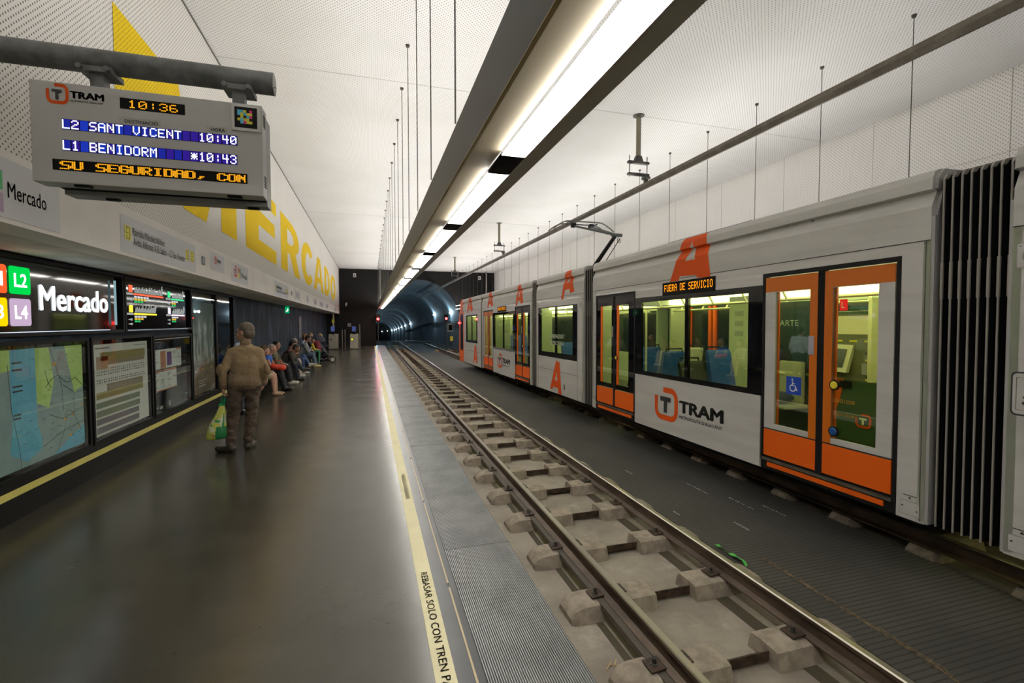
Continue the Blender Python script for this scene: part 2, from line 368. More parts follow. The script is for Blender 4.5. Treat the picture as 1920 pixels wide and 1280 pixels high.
seated('seated person with reddish hair in a light blue shirt behind the man in grey', -2.54, 19.8, 10, skinm(2), (.30, .13, .05), 'bob', cloth('pale_blue', (0.459, 0.567, 0.800)), cloth('black_cloth', (0.016, 0.016, 0.018)), mat('black_leather', (.01, .01, .01), .3), s=.97)
seated('seated person with brown hair half hidden behind the red-haired one', -2.52, 21.4, 8, skinm(0), (.20, .11, .05), 'short', cloth('dark_cloth', (0.068, 0.061, 0.068)), cloth('black_cloth', (0.016, 0.016, 0.018)), mat('black_leather', (.01, .01, .01), .3), s=.98)
seated('blonde woman with long hair in a light blue top by the stroller', -2.35, 21.9, 24, skinm(2), BL, 'long', cloth('sky_blue', (0.405, 0.540, 0.800)), cloth('dark_jeans', (0.041, 0.047, 0.074)), mat('black_leather', (.01, .01, .01), .3), pit=.4, s=.97, yaw=-.2)
seated('small child in a yellow jumper between the man in grey and the stroller', -2.24, 20.45, 6, skinm(2), (.35, .18, .07), 'short', cloth('yellow_jumper', (0.800, 0.581, 0.027)), cloth('green_trousers', (0.027, 0.189, 0.081)), mat('black_leather', (.01, .01, .01), .3), s=.62, seat=.78, feet=.0)
# red handbag on the lap of the second seated person
t = thing('handbag', 'bright red-orange handbag on the lap of the older seated person', 'handbag', (-2.10, 12.3, .60))
blob('bag_body', [('c', (-.10, -.05, .02), (.10, -.02, -.02), .06, .075), ('c', (-.06, .05, 0), (.12, .04, -.02), .05, .06)], mat('red_leather', (.72, .05, .02), .4), t, .012); w = MB(); w.tube([(-.1, -.03, .06), (-.03, -.03, .16), (.06, -.02, .14), (.11, -.02, .05)], .009, 6); w.build('strap', mat('red_leather', (.72, .05, .02), .4), t, smooth=True)
# stroller with a dark red coat
st = thing('stroller', 'dark folding stroller with hood parked beside the blonde woman', 'stroller', (-1.90, 20.95, 0), (0, 0, .2)); st.scale = (1.12,) * 3
M_fr = mat('stroller_frame', (.03, .03, .032), .4, .5); M_fab = cloth('navy_fabric', (0.030, 0.034, 0.057))
w = MB()
for sy in (-.22, .22): w.tube([(.32, sy, .12), (-.02, sy, .52), (-.40, sy, .98), (-.50, sy, 1.0)], .013, 8); w.tube([(-.34, sy, .12), (.0, sy, .50), (.10, sy, .62)], .013, 8)
w.tube([(-.50, -.22, 1.0), (-.50, .22, 1.0)], .015, 8); w.tube([(.1, -.22, .6), (.22, -.2, .62), (.22, .2, .62), (.1, .22, .6)], .015, 8); w.build('frame', M_fr, st, smooth=True)
for wx in (.32, -.34):
    for sy in (-.24, .24):
        w = MB(); w.tube([(wx + .095 * math.cos(a), sy, .11 + .095 * math.sin(a)) for a in [2 * PI * k / 20 for k in range(20)]], .018, 8, True); wh = w.build('wheel', M_matteblack, st, smooth=True)
        w = MB(); w.lathe([(.075, -.012), (.078, 0), (.075, .012)], (wx, sy, .11), 'y', 20); w.build('wheel_disc', mat('cream_disc', (.5, .48, .40), .5), wh)
blob('seat', [('c', (-.05, -.15, .42), (-.05, .15, .42), .09, .09), ('c', (-.2, -.14, .7), (-.2, .14, .7), .07, .07), ('c', (-.06, 0, .45), (-.2, 0, .72), .15, .15), ('c', (.1, -.14, .38), (.1, .14, .38), .05, .05)], M_fab, st, .016)
w = MB(); rings = []
for k in range(9):
    a = math.radians(20 + 120 * k / 8); rings.append([w.bm.verts.new((-.16 + .30 * math.cos(a) * math.cos(b), .24 * math.sin(b), .70 + .32 * math.sin(a) * max(.35, math.cos(b)))) for b in [-1.3 + 2.6 * j / 10 for j in range(11)]])
for A, B in zip(rings, rings[1:]):
    for k in range(10): w.bm.faces.new((A[k], A[k + 1], B[k + 1], B[k]))
w.build('hood', M_fab, st, smooth=True)
blob('basket', [('c', (-.18, -.15, .24), (.14, -.15, .24), .05, .05), ('c', (-.18, .15, .24), (.14, .15, .24), .05, .05), ('e', (0, 0, .23), (.22, .18, .06))], M_matteblack, st, .016)
t = thing('coat', 'dark red coat draped over the front of the stroller', 'coat', (-2.06, 20.6, .53), (0, 0, .2))
blob('coat_cloth', [('c', (-.05, -.12, .30), (-.02, .12, .30), .10, .10), ('c', (-.02, -.12, .22), (.02, -.14, -.12), .08, .05), ('c', (.0, .10, .24), (.06, .12, -.05), .10, .08), ('c', (0, 0, .25), (.04, 0, .0), .13, .13), ('c', (.05, .1, .22), (.16, .12, .05), .055, .05)], cloth('dark_red_coat', (0.176, 0.016, 0.022)), t, .016)
# person in a light blue shirt reading the posters, mostly hidden behind the standing man
t = thing('person', 'person in a light blue shirt at the posters, mostly hidden behind the man in brown', 'person', (-2.21, 9.62, 0), (0, 0, PI * .9))
J = dict(pelvis=(0, 0, .92), chest=(0, 0, 1.2), neck=(.02, 0, 1.42), head=(.04, 0, 1.57), yaw=0, pit=.1)
for k, sg in (('L', 1), ('R', -1)):
    J['sh' + k] = (0, sg * .18, 1.36); J['el' + k] = (-.02, sg * .24, 1.1); J['wr' + k] = (.1, sg * .22, .9); J['hip' + k] = (0, sg * .09, .9); J['kn' + k] = (.02, sg * .10, .5); J['an' + k] = (0, sg * .10, .09); J['to' + k] = (.17, sg * .12, .04)
J = {k: (tuple(c * .9 for c in q) if isinstance(q, tuple) else q) for k, q in J.items()}
human(t, J, skinm(0), B_, 'short', cloth('lavender_shirt', (0.540, 0.608, 0.800)), cloth('dark_jeans', (0.041, 0.047, 0.074)), mat('black_leather', (.01, .01, .01), .3), 'long', 'trousers', .9, .012)
# ---- the standing man with the shopping bag, seen from behind
man = thing('person', 'standing man seen from behind in a brown sweater and brown trousers holding a shopping bag', 'person', (-1.575, 6.72, 0))
J = dict(pelvis=(.03, .04, .87), chest=(.06, .02, 1.14), neck=(.055, .03, 1.375), head=(.048, .05, 1.525), yaw=math.radians(152), pit=.04, pelvrot=1, curl=1.,
         shL=(-.095, .02, 1.265), elL=(-.195, -.03, 1.04), wrL=(-.205, .02, .845), hdL=(-.02, .03, -1), svL=(0.1, 1, 0), cuL=(.9, -.1, 0),
         shR=(.200, .02, 1.265), elR=(.270, .02, 1.03), wrR=(.225, .12, .865), hdR=(-.1, .5, -1), svR=(0, 1, .3), cuR=(-1, 0, 0),
         hipL=(-.065, .04, .85), knL=(-.105, .04, .47), anL=(-.135, .0, .095), toL=(-.295, .06, .042), hipR=(.125, .05, .85), knR=(.085, .09, .47), anR=(.045, .10, .095), toR=(.075, .27, .042))
M_sw = cloth('tan_sweater', (.30, .205, .108), .8, 14); M_tr = cloth('brown_trousers', (.092, .062, .043), .6, 8)
mb = human(man, J, skinm(0), (.13, .095, .065), 'short', M_sw, M_tr, mat('dark_shoe', (.022, .018, .014), .6, col2=(.04, .03, .02), nscale=20), 'long', 'trousers', 1., .0075, .95, wr=.009)
top = [c for c in man.children if c.name.startswith('top')][0]
blob('hem', [('c', (-.035, .03, .905), (.10, .03, .905), .132, .132), ('c', (-.03, .04, .935), (.095, .04, .935), .134, .134)], cloth('sweater_rib', (.22, .145, .085), .8, 20), top, .009)
for s, a, b in (('L', (-.197, .010, .872), (-.20, .017, .845)), ('R', (.238, .11, .885), (.236, .115, .865))): blob('cuff', [('c', a, b, .050, .046)], cloth('sweater_rib', (.22, .145, .085), .8, 20), top, .008)
for e in ((-.222, -.062, 1.06), (.303, -.018, 1.05)):
    w = MB(); w.ell(e, (.038, .030, .075), (.1, .15 if e[0] < 0 else -.2, 0)); w.build('elbow_patch', cloth('patch', (.25, .16, .085)), top, smooth='all')
blob('collar', [('c', (.055, .03, 1.385), (.053, .035, 1.415), .068, .062)], cloth('sweater_rib', (.22, .145, .085), .8, 20), top, .009)
# ---- shopping bag
bag = thing('shopping_bag', 'white, yellow and green plastic shopping bag in the hand of the standing man', 'bag', (-1.80, 6.74, .19))
def bag_mat():
    m, nt, b, pos = _base('bag_print')
    n = _noise(nt, pos, 11, 3, .6); c = _mix(nt, _ramp(nt, n, .44, .50), (.70, .72, .52), (.60, .62, .10)); n2 = _noise(nt, pos, 15, 2, .5)
    c = _mix(nt, _ramp(nt, n2, .58, .62), c, (.05, .30, .06)); c = _mix(nt, _ramp(nt, _noise(nt, pos, 19, 2, .5), .64, .68), c, (.42, .24, .06))
    nt.links.new(c, b.inputs['Base Color']); b.inputs['Roughness'].default_value = .35
    bn = _n(nt, 'ShaderNodeBump'); bn.inputs['Strength'].default_value = .5; bn.inputs['Distance'].default_value = .02; nt.links.new(_noise(nt, pos, 16, 3), bn.inputs['Height']); nt.links.new(bn.outputs[0], b.inputs['Normal'])
    return m
M_bgr = mat('bag_green', (.012, .20, .055), .3, bump=.6, bscale=18)
w = MB(); secs = []
random.seed(4)
for k, (z, cx, hx, hy) in enumerate(((.0, -.055, .105, .075), (.02, -.06, .125, .085), (.08, -.055, .12, .09), (.16, -.045, .10, .075), (.24, -.03, .075, .05), (.32, -.012, .05, .03), (.40, .0, .032, .018), (.43, .002, .03, .014))):
    ring = []
    for j in range(16):
        a = 2 * PI * j / 16; ca, sa = math.cos(a), math.sin(a); e = .55
        ring.append(w.bm.verts.new((cx + hx * math.copysign(abs(ca) ** e, ca) + random.uniform(-.005, .005), hy * math.copysign(abs(sa) ** e, sa) + random.uniform(-.006, .006), z + .02 * math.cos(a) * (1 if k < 3 else 0) * .6)))
    secs.append(ring)
for i, (A, B) in enumerate(zip(secs, secs[1:])):
    for j in range(16):
        f = w.bm.faces.new((A[j], A[(j + 1) % 16], B[(j + 1) % 16], B[j])); am = (j + .5) / 16 * 2 * PI
        xx = math.cos(am); f.material_index = 1 if (math.sin(am) < -.1 and -.15 + i * .13 < xx < .88 - i * .02 and i < 5) else 0
w.bm.faces.new(secs[0][::-1]).material_index = 1
bg = w.build('bag_body', [bag_mat(), M_bgr], bag, smooth='all')
w = MB(); w.tube([(.022, -.012, .42), (.03, -.01, .50), (.030, .0, .565), (.02, .012, .50), (-.005, .012, .42)], .0075, 8); w.tube([(-.02, -.012, .41), (.0, -.01, .50), (.022, .0, .560), (.03, .014, .48), (.02, .014, .42)], .0075, 8); w.build('handle', mat('handle_green', (.0, .28, .09), .4), bag, smooth=True)
w = MB(); w.tube([(-.035, -.014, .425), (.035, -.014, .425)], .011, 6); w.build('rim', mat('handle_green', (.0, .28, .09), .4), bg)
# ------------------------------------------------------------------ geometry constants
ZC = 5.37; XU = -2.04; XW = -2.87; XR = 9.05; YE = 35.0; YB = -7.0; ZS = 2.232
RAILZ = -.28; BED = -.54; T1 = 2.233; T2 = 5.45
# ------------------------------------------------------------------ camera
Fp = 890.; vpx, vpy = 694., 604.
d = Vector((vpx - 960, -(vpy - 640), -Fp)).normalized(); up = Vector((0, Fp, -(vpy - 640))).normalized(); rt = d.cross(up)
cam = bpy.data.cameras.new('camera'); co = link(bpy.data.objects.new('camera', cam))
Rm = Matrix((rt, d, up))
co.matrix_world = Matrix.Translation((0, 0, 1.65)) @ Rm.to_4x4()
cam.sensor_width = 36; cam.lens = Fp / 1920 * 36; cam.clip_start = .05; cam.clip_end = 400
S.camera = co

# ================================================================== SETTING
def floor_mat():
    m, nt, b, pos = _base('polished_concrete')
    n1 = _ramp(nt, _noise(nt, pos, .9, 4, .55), .2, .8)
    n2 = _ramp(nt, _noise(nt, pos, 2.2, 5, .6), .25, .8)
    c = _mix(nt, n1, (.046, .041, .028), (.026, .024, .017)); c = _mix(nt, _math(nt, 'MULTIPLY', n2, .45), c, (.060, .053, .038))
    nt.links.new(c, b.inputs['Base Color'])
    nt.links.new(_math(nt, 'MULTIPLY_ADD', n2, .08, .20), b.inputs['Roughness'])
    b.inputs['Specular IOR Level'].default_value = .55
    bn = _n(nt, 'ShaderNodeBump'); bn.inputs['Strength'].default_value = .02; bn.inputs['Distance'].default_value = .01
    nt.links.new(_noise(nt, pos, 3, 2), bn.inputs['Height']); nt.links.new(bn.outputs[0], b.inputs['Normal'])
    return m
struct(MB().box(-3.4, .94, YB, YE, -.54, 0).build('floor', floor_mat()), 'dark polished concrete platform floor')
def bed_mat():
    m, nt, b, pos = _base('bed_concrete')
    n1 = _ramp(nt, _noise(nt, pos, 1.6, 6, .65), .35, .65); n2 = _ramp(nt, _noise(nt, pos, 2.4, 7, .75), .52, .75)
    c = _mix(nt, n1, (.29, .25, .20), (.19, .163, .13)); c = _mix(nt, _math(nt, 'MULTIPLY', n2, .6), c, (.46, .41, .34))
    nt.links.new(c, b.inputs['Base Color']); b.inputs['Roughness'].default_value = .9
    bn = _n(nt, 'ShaderNodeBump'); bn.inputs['Strength'].default_value = .25; bn.inputs['Distance'].default_value = .01
    nt.links.new(_noise(nt, pos, 45, 5), bn.inputs['Height']); nt.links.new(bn.outputs[0], b.inputs['Normal'])
    return m
M_bed = bed_mat()
struct(MB().box(.94, 3.14, YB, YE + 12, -.74, BED).build('ground', M_bed), 'dusty concrete bed of the near track')
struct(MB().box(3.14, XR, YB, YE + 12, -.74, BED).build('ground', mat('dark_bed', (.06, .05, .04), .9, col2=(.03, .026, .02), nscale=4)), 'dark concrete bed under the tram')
M_mat = stripes('ribbed_rubber', (.062, .060, .052), (.022, .021, .018), 1, .045, .72, .8, 0, 0, .016, (.040, .039, .034))
w = MB(); w.box(3.13, 4.86, YB, YE, BED, -.515)
struct(w.build('floor', M_mat), 'dark ribbed walkway matting between the two tracks')
struct(MB().box(3.13, 4.80, YE, YE + 12, BED, -.515).build('floor', mat('tunnel_walk', (.035, .037, .038), .8, col2=(.07, .075, .08), nscale=2)), 'dark walkway between the tracks inside the tunnel')
# far platform behind the tram
struct(MB().box(6.85, XR, YB, YE, BED, -.02).build('floor', mat('far_platform', (.05, .048, .042), .4)), 'dark platform on the far side of the tram')
# platform edge: yellow strip, black margin, ribbed metal edge
struct(MB().box(.268, .366, YB, YE - .5, 0, .004).build('trim_1', mat('cream_yellow_strip', (.80, .74, .47), .6, spec=.2, col2=(.74, .68, .44), nscale=5)), 'pale yellow safety line along the platform edge')
struct(MB().box(.366, .447, YB, YE - .5, 0, .003).box(.458, .494, YB, YE - .5, 0, .003).build('trim_2', mat('blue_black_margin', (.014, .016, .02), .3, col2=(.03, .033, .038), nscale=3)), 'smooth black margin beside the yellow line')
w = MB()
for k in range(-4, 24): w.box(.447, .457, k * 1.45 + .03, k * 1.45 + 1.43, 0, .005)
struct(w.build('trim_3', mat('brass_strip', (.38, .30, .19), .45, .6)), 'thin tarnished brass joint strip')
w = MB(); w.mi = 1; w.box(.494, .975, YB, YE - .4, -.02, .003); w.mi = 0
NR = 41
for k in range(NR):
    x = .497 + k * (.475 / NR)
    w.prism([(x, YB, .003), (x + .0020, YB, .010), (x + .0056, YB, .010), (x + .0076, YB, .003)], (0, YE - .4 - YB, 0))
struct(w.build('trim_4', [mat('rib_aluminium', (.44, .45, .45), .38, .5, col2=(.30, .31, .31), nscale=2.5), mat('rib_gap', (.05, .052, .054), .7)]), 'ribbed grey metal platform edge')
w = MB()
for k in range(-2, 12): w.box(.494, .975, k * 3. + .36, k * 3. + .364, .003, .0108)
struct(w.build('trim_5', mat('joint_grey', (.16, .16, .16), .6)), 'cross joints of the ribbed platform edge')
# safety lettering on the yellow strip, read from the track side
tx = MB()
tx.text('REBASAR SOLO CON TREN PA', (.298, 3.10, .0065), -Y, X, 1.04, .042, .004)
tx.build('lettering', mat('worn_brown_ink', (.16, .145, .09), .7)); 
o = bpy.data.objects['lettering']; tag(o, 'dark capital lettering REBASAR SOLO CON TREN on the yellow line', 'floor lettering')
o.name = 'safety_lettering'
t2 = MB(); t2.text('PARADO NO REBASAR', (.300, 5.2, .0065), -Y, X, .75, .04, .002)
o = t2.build('safety_lettering', mat('faded_ink', (.55, .50, .28), .7)); tag(o, 'faded lettering on the yellow line farther along the platform', 'floor lettering')

# ceiling and walls
M_ceil = perf('ceiling_perforated', (.80, .79, .77), 0, 1, .026, .62, (.20, .19, .18), (.74, .73, .70), .5, None, .7)
struct(MB().box(XU - .2, XR + .2, YB, YE + .2, ZC, ZC + .12).build('ceiling', M_ceil), 'white perforated metal ceiling')
w = MB()
for yy in (7.7, 17.4, 27.1):
    w.box(XU, XR, yy - .004, yy + .004, ZC - .004, ZC)
struct(w.build('trim_6', mat('seam_grey', (.5, .49, .47), .8)), 'fine cross seams of the ceiling')
struct(MB().box(XU - .003, XU + .012, YB, YE, ZC - .02, ZC).build('trim_7', mat('shadow_gap', (.12, .115, .1), .8)), 'dark shadow gap where the left wall meets the ceiling')
M_wallp = perf('wall_perforated', (.84, .81, .76), 1, 2, .0225, .52, (.14, .13, .115), (.76, .73, .68), .7, (1, .3, .3), .7)
struct(MB().box(XU - .25, XU, YB, YE, 2.652, ZC).build('wall_left', M_wallp), 'pale perforated upper wall')
struct(MB().box(XU - .25, XU, YB, YE, ZS, 2.652).build('wall_left_band', mat('cream_band', (.86, .82, .77), .6, col2=(.80, .76, .71), nscale=2)), 'smooth cream sign band along the left wall')
struct(MB().box(XW - .05, XU - .25, YB, YE, ZS, ZS + .12).build('ceiling', mat('soffit_concrete', (.72, .72, .67), .75, col2=(.52, .52, .48), nscale=3, bump=.1)), 'grey concrete underside of the overhanging left wall')
M_lowall = mat('stained_blue_black_wall', (.018, .024, .034), .6, col2=(.052, .076, .110), nscale=2.4, lo=.4, hi=.72, stretch=(1, 1, .45), spec=.05)
struct(MB().box(XW - .3, XW, YB, YE, 0, ZS + .1).build('wall_left_lower', M_lowall), 'stained blue black lower wall behind the bench')
struct(MB().box(XW, XW + .03, YB, 11.62, 0, .34).build('baseboard_left', M_black), 'black plinth under the display cases')
struct(MB().box(XW + .03, XW + .036, YB, 11.62, .203, .262).build('trim_8', mat('yellow_line', (.72, .63, .16), .5, col2=(.64, .56, .16), nscale=4)), 'thin yellow line along the plinth')
M_wallr = perf('wall_right_perforated', (.74, .72, .69), 1, 2, .03, .5, (.25, .23, .21), (.66, .635, .60), .8, (1, .2, .3), .7, .8)
struct(MB().box(XR, XR + .25, YB, YE, BED, ZC).build('wall_right', M_wallr), 'pale panelled right wall beyond the tram')
w = MB()
w.box(XR - .006, XR, YB, YE, 4.16, 4.168)
for k in range(-3, 18): w.box(XR - .006, XR, k * 2.0 + .7, k * 2.0 + .706, BED, ZC)
struct(w.build('trim_9', mat('seam_warm', (.42, .40, .37), .8)), 'panel joints of the right wall')
struct(MB().box(-3.4, XR + .2, YB - .2, YB, -.6, ZC).build('wall_back', mat('back_wall', (.3, .29, .27), .7)), 'plain wall behind the viewer')
struct(MB().box(-3.4, XU - .25, YB, YE, ZC - .3, ZC).build('wall_left_cap', M_matteblack))
# end wall with the tunnel arch
AC, AR, ASP = 3.42, 3.03, 1.72
arc = [(AC + AR * math.cos(a), ASP + AR * math.sin(a)) for a in [PI * k / 32 for k in range(33)]]
M_end = mat('black_brick_wall', (.011, .0105, .0105), .8, col2=(.018, .017, .0165), nscale=8, bump=.2, bscale=30, spec=.1)
w = MB()
op = [(AC + AR, BED)] + arc + [(AC - AR, BED)]
out = [(XR, BED), (XR, ZC), (AC, ZC), (XU - .25, ZC), (-3.2, ZC), (-3.2, BED)]
for yy in (YE, YE + .35):
    w.fill([[(x, yy, z) for x, z in (out + op[::-1])]])
for a, b in zip(op, op[1:]): w.face([(a[0], YE, a[1]), (b[0], YE, b[1]), (b[0], YE + .35, b[1]), (a[0], YE + .35, a[1])])
struct(w.build('wall_far', M_end), 'black end wall around the tunnel mouth')
# tunnel sweep
def tpath(t):
    x = 0.; z = 0.
    if t > 14: z = -.034 * (t - 14)
    if t > 95: x = -(t - 95) ** 2 / 260.
    return x, z
def tun_mat():
    m, nt, b, pos = _base('tunnel_lining')
    sx = _n(nt, 'ShaderNodeSeparateXYZ'); nt.links.new(pos, sx.inputs[0])
    ring = _math(nt, 'LESS_THAN', _math(nt, 'FRACT', _math(nt, 'MULTIPLY', sx.outputs[1], 1 / 1.5)), .04)
    n = _ramp(nt, _noise(nt, pos, 1.1, 6, .65, (1, .5, .4)), .3, .7)
    c = _mix(nt, n, (.16, .20, .23), (.07, .09, .105)); c = _mix(nt, ring, c, (.03, .035, .04))
    nt.links.new(c, b.inputs['Base Color']); b.inputs['Roughness'].default_value = .7
    return m
prof = [(AC + AR + .02, BED)] + [(AC + (AR + .02) * math.cos(a), ASP + (AR + .02) * math.sin(a)) for a in [PI * k / 24 for k in range(25)]] + [(AC - AR - .02, BED)]
w = MB(); rings = []
ts = [0, 4, 8, 12, 16, 20, 25, 30, 36, 42, 50, 58, 66, 75, 84, 95, 103, 110, 117, 124, 130]
for t in ts:
    dx, dz = tpath(t); rings.append([w.bm.verts.new((x + dx, YE + .35 + t, z + dz)) for x, z in prof])
for A, B in zip(rings, rings[1:]):
    for k in range(len(prof) - 1): w.bm.faces.new((A[k], A[k + 1], B[k + 1], B[k]))
w.bm.faces.new(rings[-1])
struct(w.build('wall_tunnel', tun_mat(), smooth=True), 'concrete lined running tunnel bending away')
w = MB()
for a, b in zip(ts, ts[1:]):
    (xa, za), (xb, zb) = tpath(a), tpath(b)
    w.face([(AC - AR + xa, YE + .35 + a, BED - .01 + za), (AC + AR + xa, YE + .35 + a, BED - .01 + za), (AC + AR + xb, YE + .35 + b, BED - .01 + zb), (AC - AR + xb, YE + .35 + b, BED - .01 + zb)])
struct(w.build('ground', mat('tunnel_floor', (.05, .052, .05), .85, col2=(.09, .095, .095), nscale=2)), 'dark tunnel floor')

# ================================================================== PAINTED STATION NAME
M_ypaint = perf('yellow_letter_paint', (.86, .60, .012), 1, 2, .0225, .55, (.30, .19, .01), (.82, .53, .006), .9, (1, .3, .3), .8)
zb, zt = 2.957, 4.335
def arcpts(cy, cz, ry, rz, a0, a1, n=18): return [(cy + ry * math.cos(math.radians(a0 + (a1 - a0) * k / n)), cz + rz * math.sin(math.radians(a0 + (a1 - a0) * k / n))) for k in range(n + 1)]
zm = (zb + zt) / 2; hz = (zt - zb) / 2
LET = {}
LET['M'] = [[(4.87, zb), (4.87, zt), (6.28, zt), (6.755, 3.50), (7.23, zt), (8.64, zt), (8.64, zb), (7.81, zb), (7.81, 3.98), (7.15, zb), (6.37, zb), (5.70, 3.98), (5.70, zb)]]
LET['E'] = [[(9.22, zb), (9.22, zt), (12.06, zt), (12.06, 4.05), (10.23, 4.05), (10.23, 3.82), (11.86, 3.82), (11.86, 3.53), (10.23, 3.53), (10.23, 3.25), (12.02, 3.25), (12.02, zb)]]
LET['R'] = [[(12.62, zb), (12.62, zt)] + [(14.0, zt)] + arcpts(14.2, 3.93, 1.5, .405, 90, -60, 14) + [(15.85, zb), (14.75, zb), (13.95, 3.46), (13.58, 3.46), (13.58, zb)],
            [(13.58, 4.08), (13.58, 3.72)] + arcpts(14.0, 3.90, .66, .18, -90, 90, 10)]
LET['C'] = [arcpts(17.85, zm, 1.67, hz + .02, 38, 322, 30) + arcpts(17.9, zm, .72, .40, 318, 42, 20)]
LET['A'] = [[(19.55, zb), (20.85, zt), (22.1, zt), (23.5, zb), (22.45, zb), (22.2, 3.27), (20.85, 3.27), (20.6, zb)], [(21.0, 3.53), (22.0, 3.53), (21.5, 4.1)]]
LET['D'] = [[(23.98, zb), (23.98, zt), (24.9, zt)] + arcpts(25.0, zm, 2.05, hz, 90, -90, 18) + [(24.9, zb)], [(24.95, 3.22), (24.95, 4.07)] + arcpts(25.05, zm, 1.0, .42, 90, -90, 12)]
LET['O'] = [arcpts(29.5, zm, 1.92, hz + .02, 0, 352, 32), arcpts(29.5, zm, .85, .42, 0, 350, 24)]
for ch, loops in LET.items():
    w = MB()
    for lp in [0]:
        w.fill([[(XU + .004, y, z) for y, z in L] for L in loops])
    o = w.build('wall_letter', M_ypaint)
    tag(o, 'giant yellow painted letter %s of the station name on the wall' % ch, 'wall lettering', 'yellow station name letters')

# ================================================================== HANGING LIGHT BEAMS
M_diff = emi('lamp_diffuser', (1., .96, .88), 21.)
M_up = emi('uplight_tube', (1., .97, .93), 25.)
def light_beam(name, label, x0, flip, y0, y1, wires_from):
    sx = -1 if flip else 1
    t = thing(name, label, 'light fixture', (x0, 0, 2.63))
    def pr(pts, nm, m):
        MB().prism([(sx * x, y0, z) for x, z in pts], (0, y1 - y0, 0)).build(nm, m, t)
    pr([(0, -.045), (0, .245), (.016, .245), (.016, -.045)], 'side_housing', mat('beam_dark', (.030, .029, .026), .5, spec=.3))
    pr([(.016, 0), (.016, .016), (.204, .016), (.204, 0)], 'bottom_panel', mat('warm_bottom_panel', (.46, .39, .27), .6))
    pr([(0, -.05), (0, -.045), (.018, -.045), (.018, -.05)], 'edge_lip', mat('brass_lip', (.30, .22, .10), .5, .4))
    pr([(.346, -.028), (.346, .05), (.36, .05), (.36, -.028)], 'edge_profile', M_steel)
    pr([(.36, -.026), (.36, -.012), (.458, .0), (.458, -.012)], 'side_wing', mat('grey_wing', (.30, .29, .25), .5, .3))
    pr([(.018, .2), (.018, .22), (.35, .22), (.35, .2)], 'top_plate', M_steel)
    yy = y0; k = 0
    seams = [2.82 + 1.95 * i for i in range(-6, 20)]
    for a, b in zip(seams, seams[1:]):
        if b < y0 or a > y1: continue
        a2, b2 = max(a + .17, y0), min(b - .17, y1)
        if b2 <= a2: continue
        MB().box(min(sx * .206, sx * .344), max(sx * .206, sx * .344), a2, b2, -.028, -.022).build('diffuser', M_diff, t)
        MB().box(min(sx * .06, sx * .30), max(sx * .06, sx * .30), a2, b2, .222, .24).build('uplight', M_up, t)
        MB().box(min(sx * .207, sx * .344), max(sx * .207, sx * .344), b - .17, b + .17, -.029, -.01).build('connector', M_matteblack, t)
    y = wires_from
    while y < y1 - .3:
        w = MB(); w.tube([(0, y, .26), (0, y, ZC - 2.63)], .0055, 6); w.lathe([(.022, ZC - 2.63 - .03), (.03, ZC - 2.63)], (0, y, 0), n=10)
        w.build('hanger_wire', M_gun, t)
        y += 1.222
    return t
light_beam('hanging_light_beam', 'long light beam hung on wires above the platform edge', .525, False, -6.9, YE - .35, .55)
light_beam('hanging_light_beam', 'second light beam beyond the tram, only its wires visible above the roof', 6.36, True, -6.9, YE - .35, .6)
# steel poles beside the end of the beams
for x, lab in ((.70, 'slim steel pole hanging from the ceiling by the end of the light beam'), (8.28, 'slim steel pole in front of the black end wall right of the arch')):
    t = thing('hanging_pole', lab, 'pole', (x, YE - .5 if x < 1 else YE - .6, ZC))
    w = MB(); w.tube([(0, 0, 0), (0, 0, -2.75)], .045, 10); w.build('pole', M_steel, t, smooth=True)
    MB().lathe([(.09, -.03), (.09, 0)], (0, 0, 0)).build('flange', M_gun, t)

# ================================================================== OVERHEAD CONDUCTOR BAR AND SUPPORTS
XB = 4.84; ZB = 4.13
w = MB()
w.prism([(XB - .012, -4, ZB - .055), (XB - .045, -4, ZB + .0), (XB - .045, -4, ZB + .05), (XB - .02, -4, ZB + .06), (XB + .02, -4, ZB + .06), (XB + .045, -4, ZB + .05), (XB + .045, -4, ZB), (XB + .012, -4, ZB - .055)], (0, YE + 18, 0))
o = w.build('conductor_bar', mat('bronze_bar', (.135, .115, .09), .45, .5, col2=(.09, .078, .06), nscale=6)); tag(o, 'long overhead conductor bar running above the tram into the tunnel', 'conductor bar')
def support():
    t = thing('overhead_support', '', 'catenary support', (4.68, 0, ZC), group='ceiling supports of the conductor bar')
    MB().lathe([(.10, -.015), (.10, 0)], (0, 0, 0), n=20).build('flange', M_gun, t)
    MB().tube([(0, 0, 0), (0, 0, -.72)], .045, 12).build('pole', mat('olive_steel', (.20, .18, .13), .45, .6), t, smooth=True)
    w = MB(); w.prism([(-.05, -.03, -.72), (.05, -.03, -.72), (.09, -.03, -.82), (-.09, -.03, -.82)], (0, .06, 0)); w.build('foot_plate', M_gun, t)
    w = MB(); w.box(-.21, .21, -.035, .035, -.86, -.82); w.build('bracket_bar', M_gun, t)
    w = MB(); w.box(-.21, .21, -.035, .035, -1.07, -1.03); w.build('bracket_bar', M_gun, t)
    for sx in (-.18, .18):
        MB().tube([(sx, 0, -1.10), (sx, 0, -.72)], .011, 8).build('threaded_rod', M_steel, t)
    w = MB(); w.box(.10, .22, -.05, .05, -1.125, -1.08); w.box(.13, .19, -.03, .03, -1.19, -1.12); w.build('clamp', M_gun, t)
    return t
sp = support(); sp.location.y = 7.69; sp['label'] = 'nearest ceiling support pole with bracket holding the conductor bar'
for y, lab in ((17.35, 'second ceiling support with bracket, above the pantograph side of the tram'), (27.1, 'farthest ceiling support with bracket, in front of the black end wall'), (-2.0, '')):
    if y > 0: dup(sp, (4.68, y, ZC), None, lab)

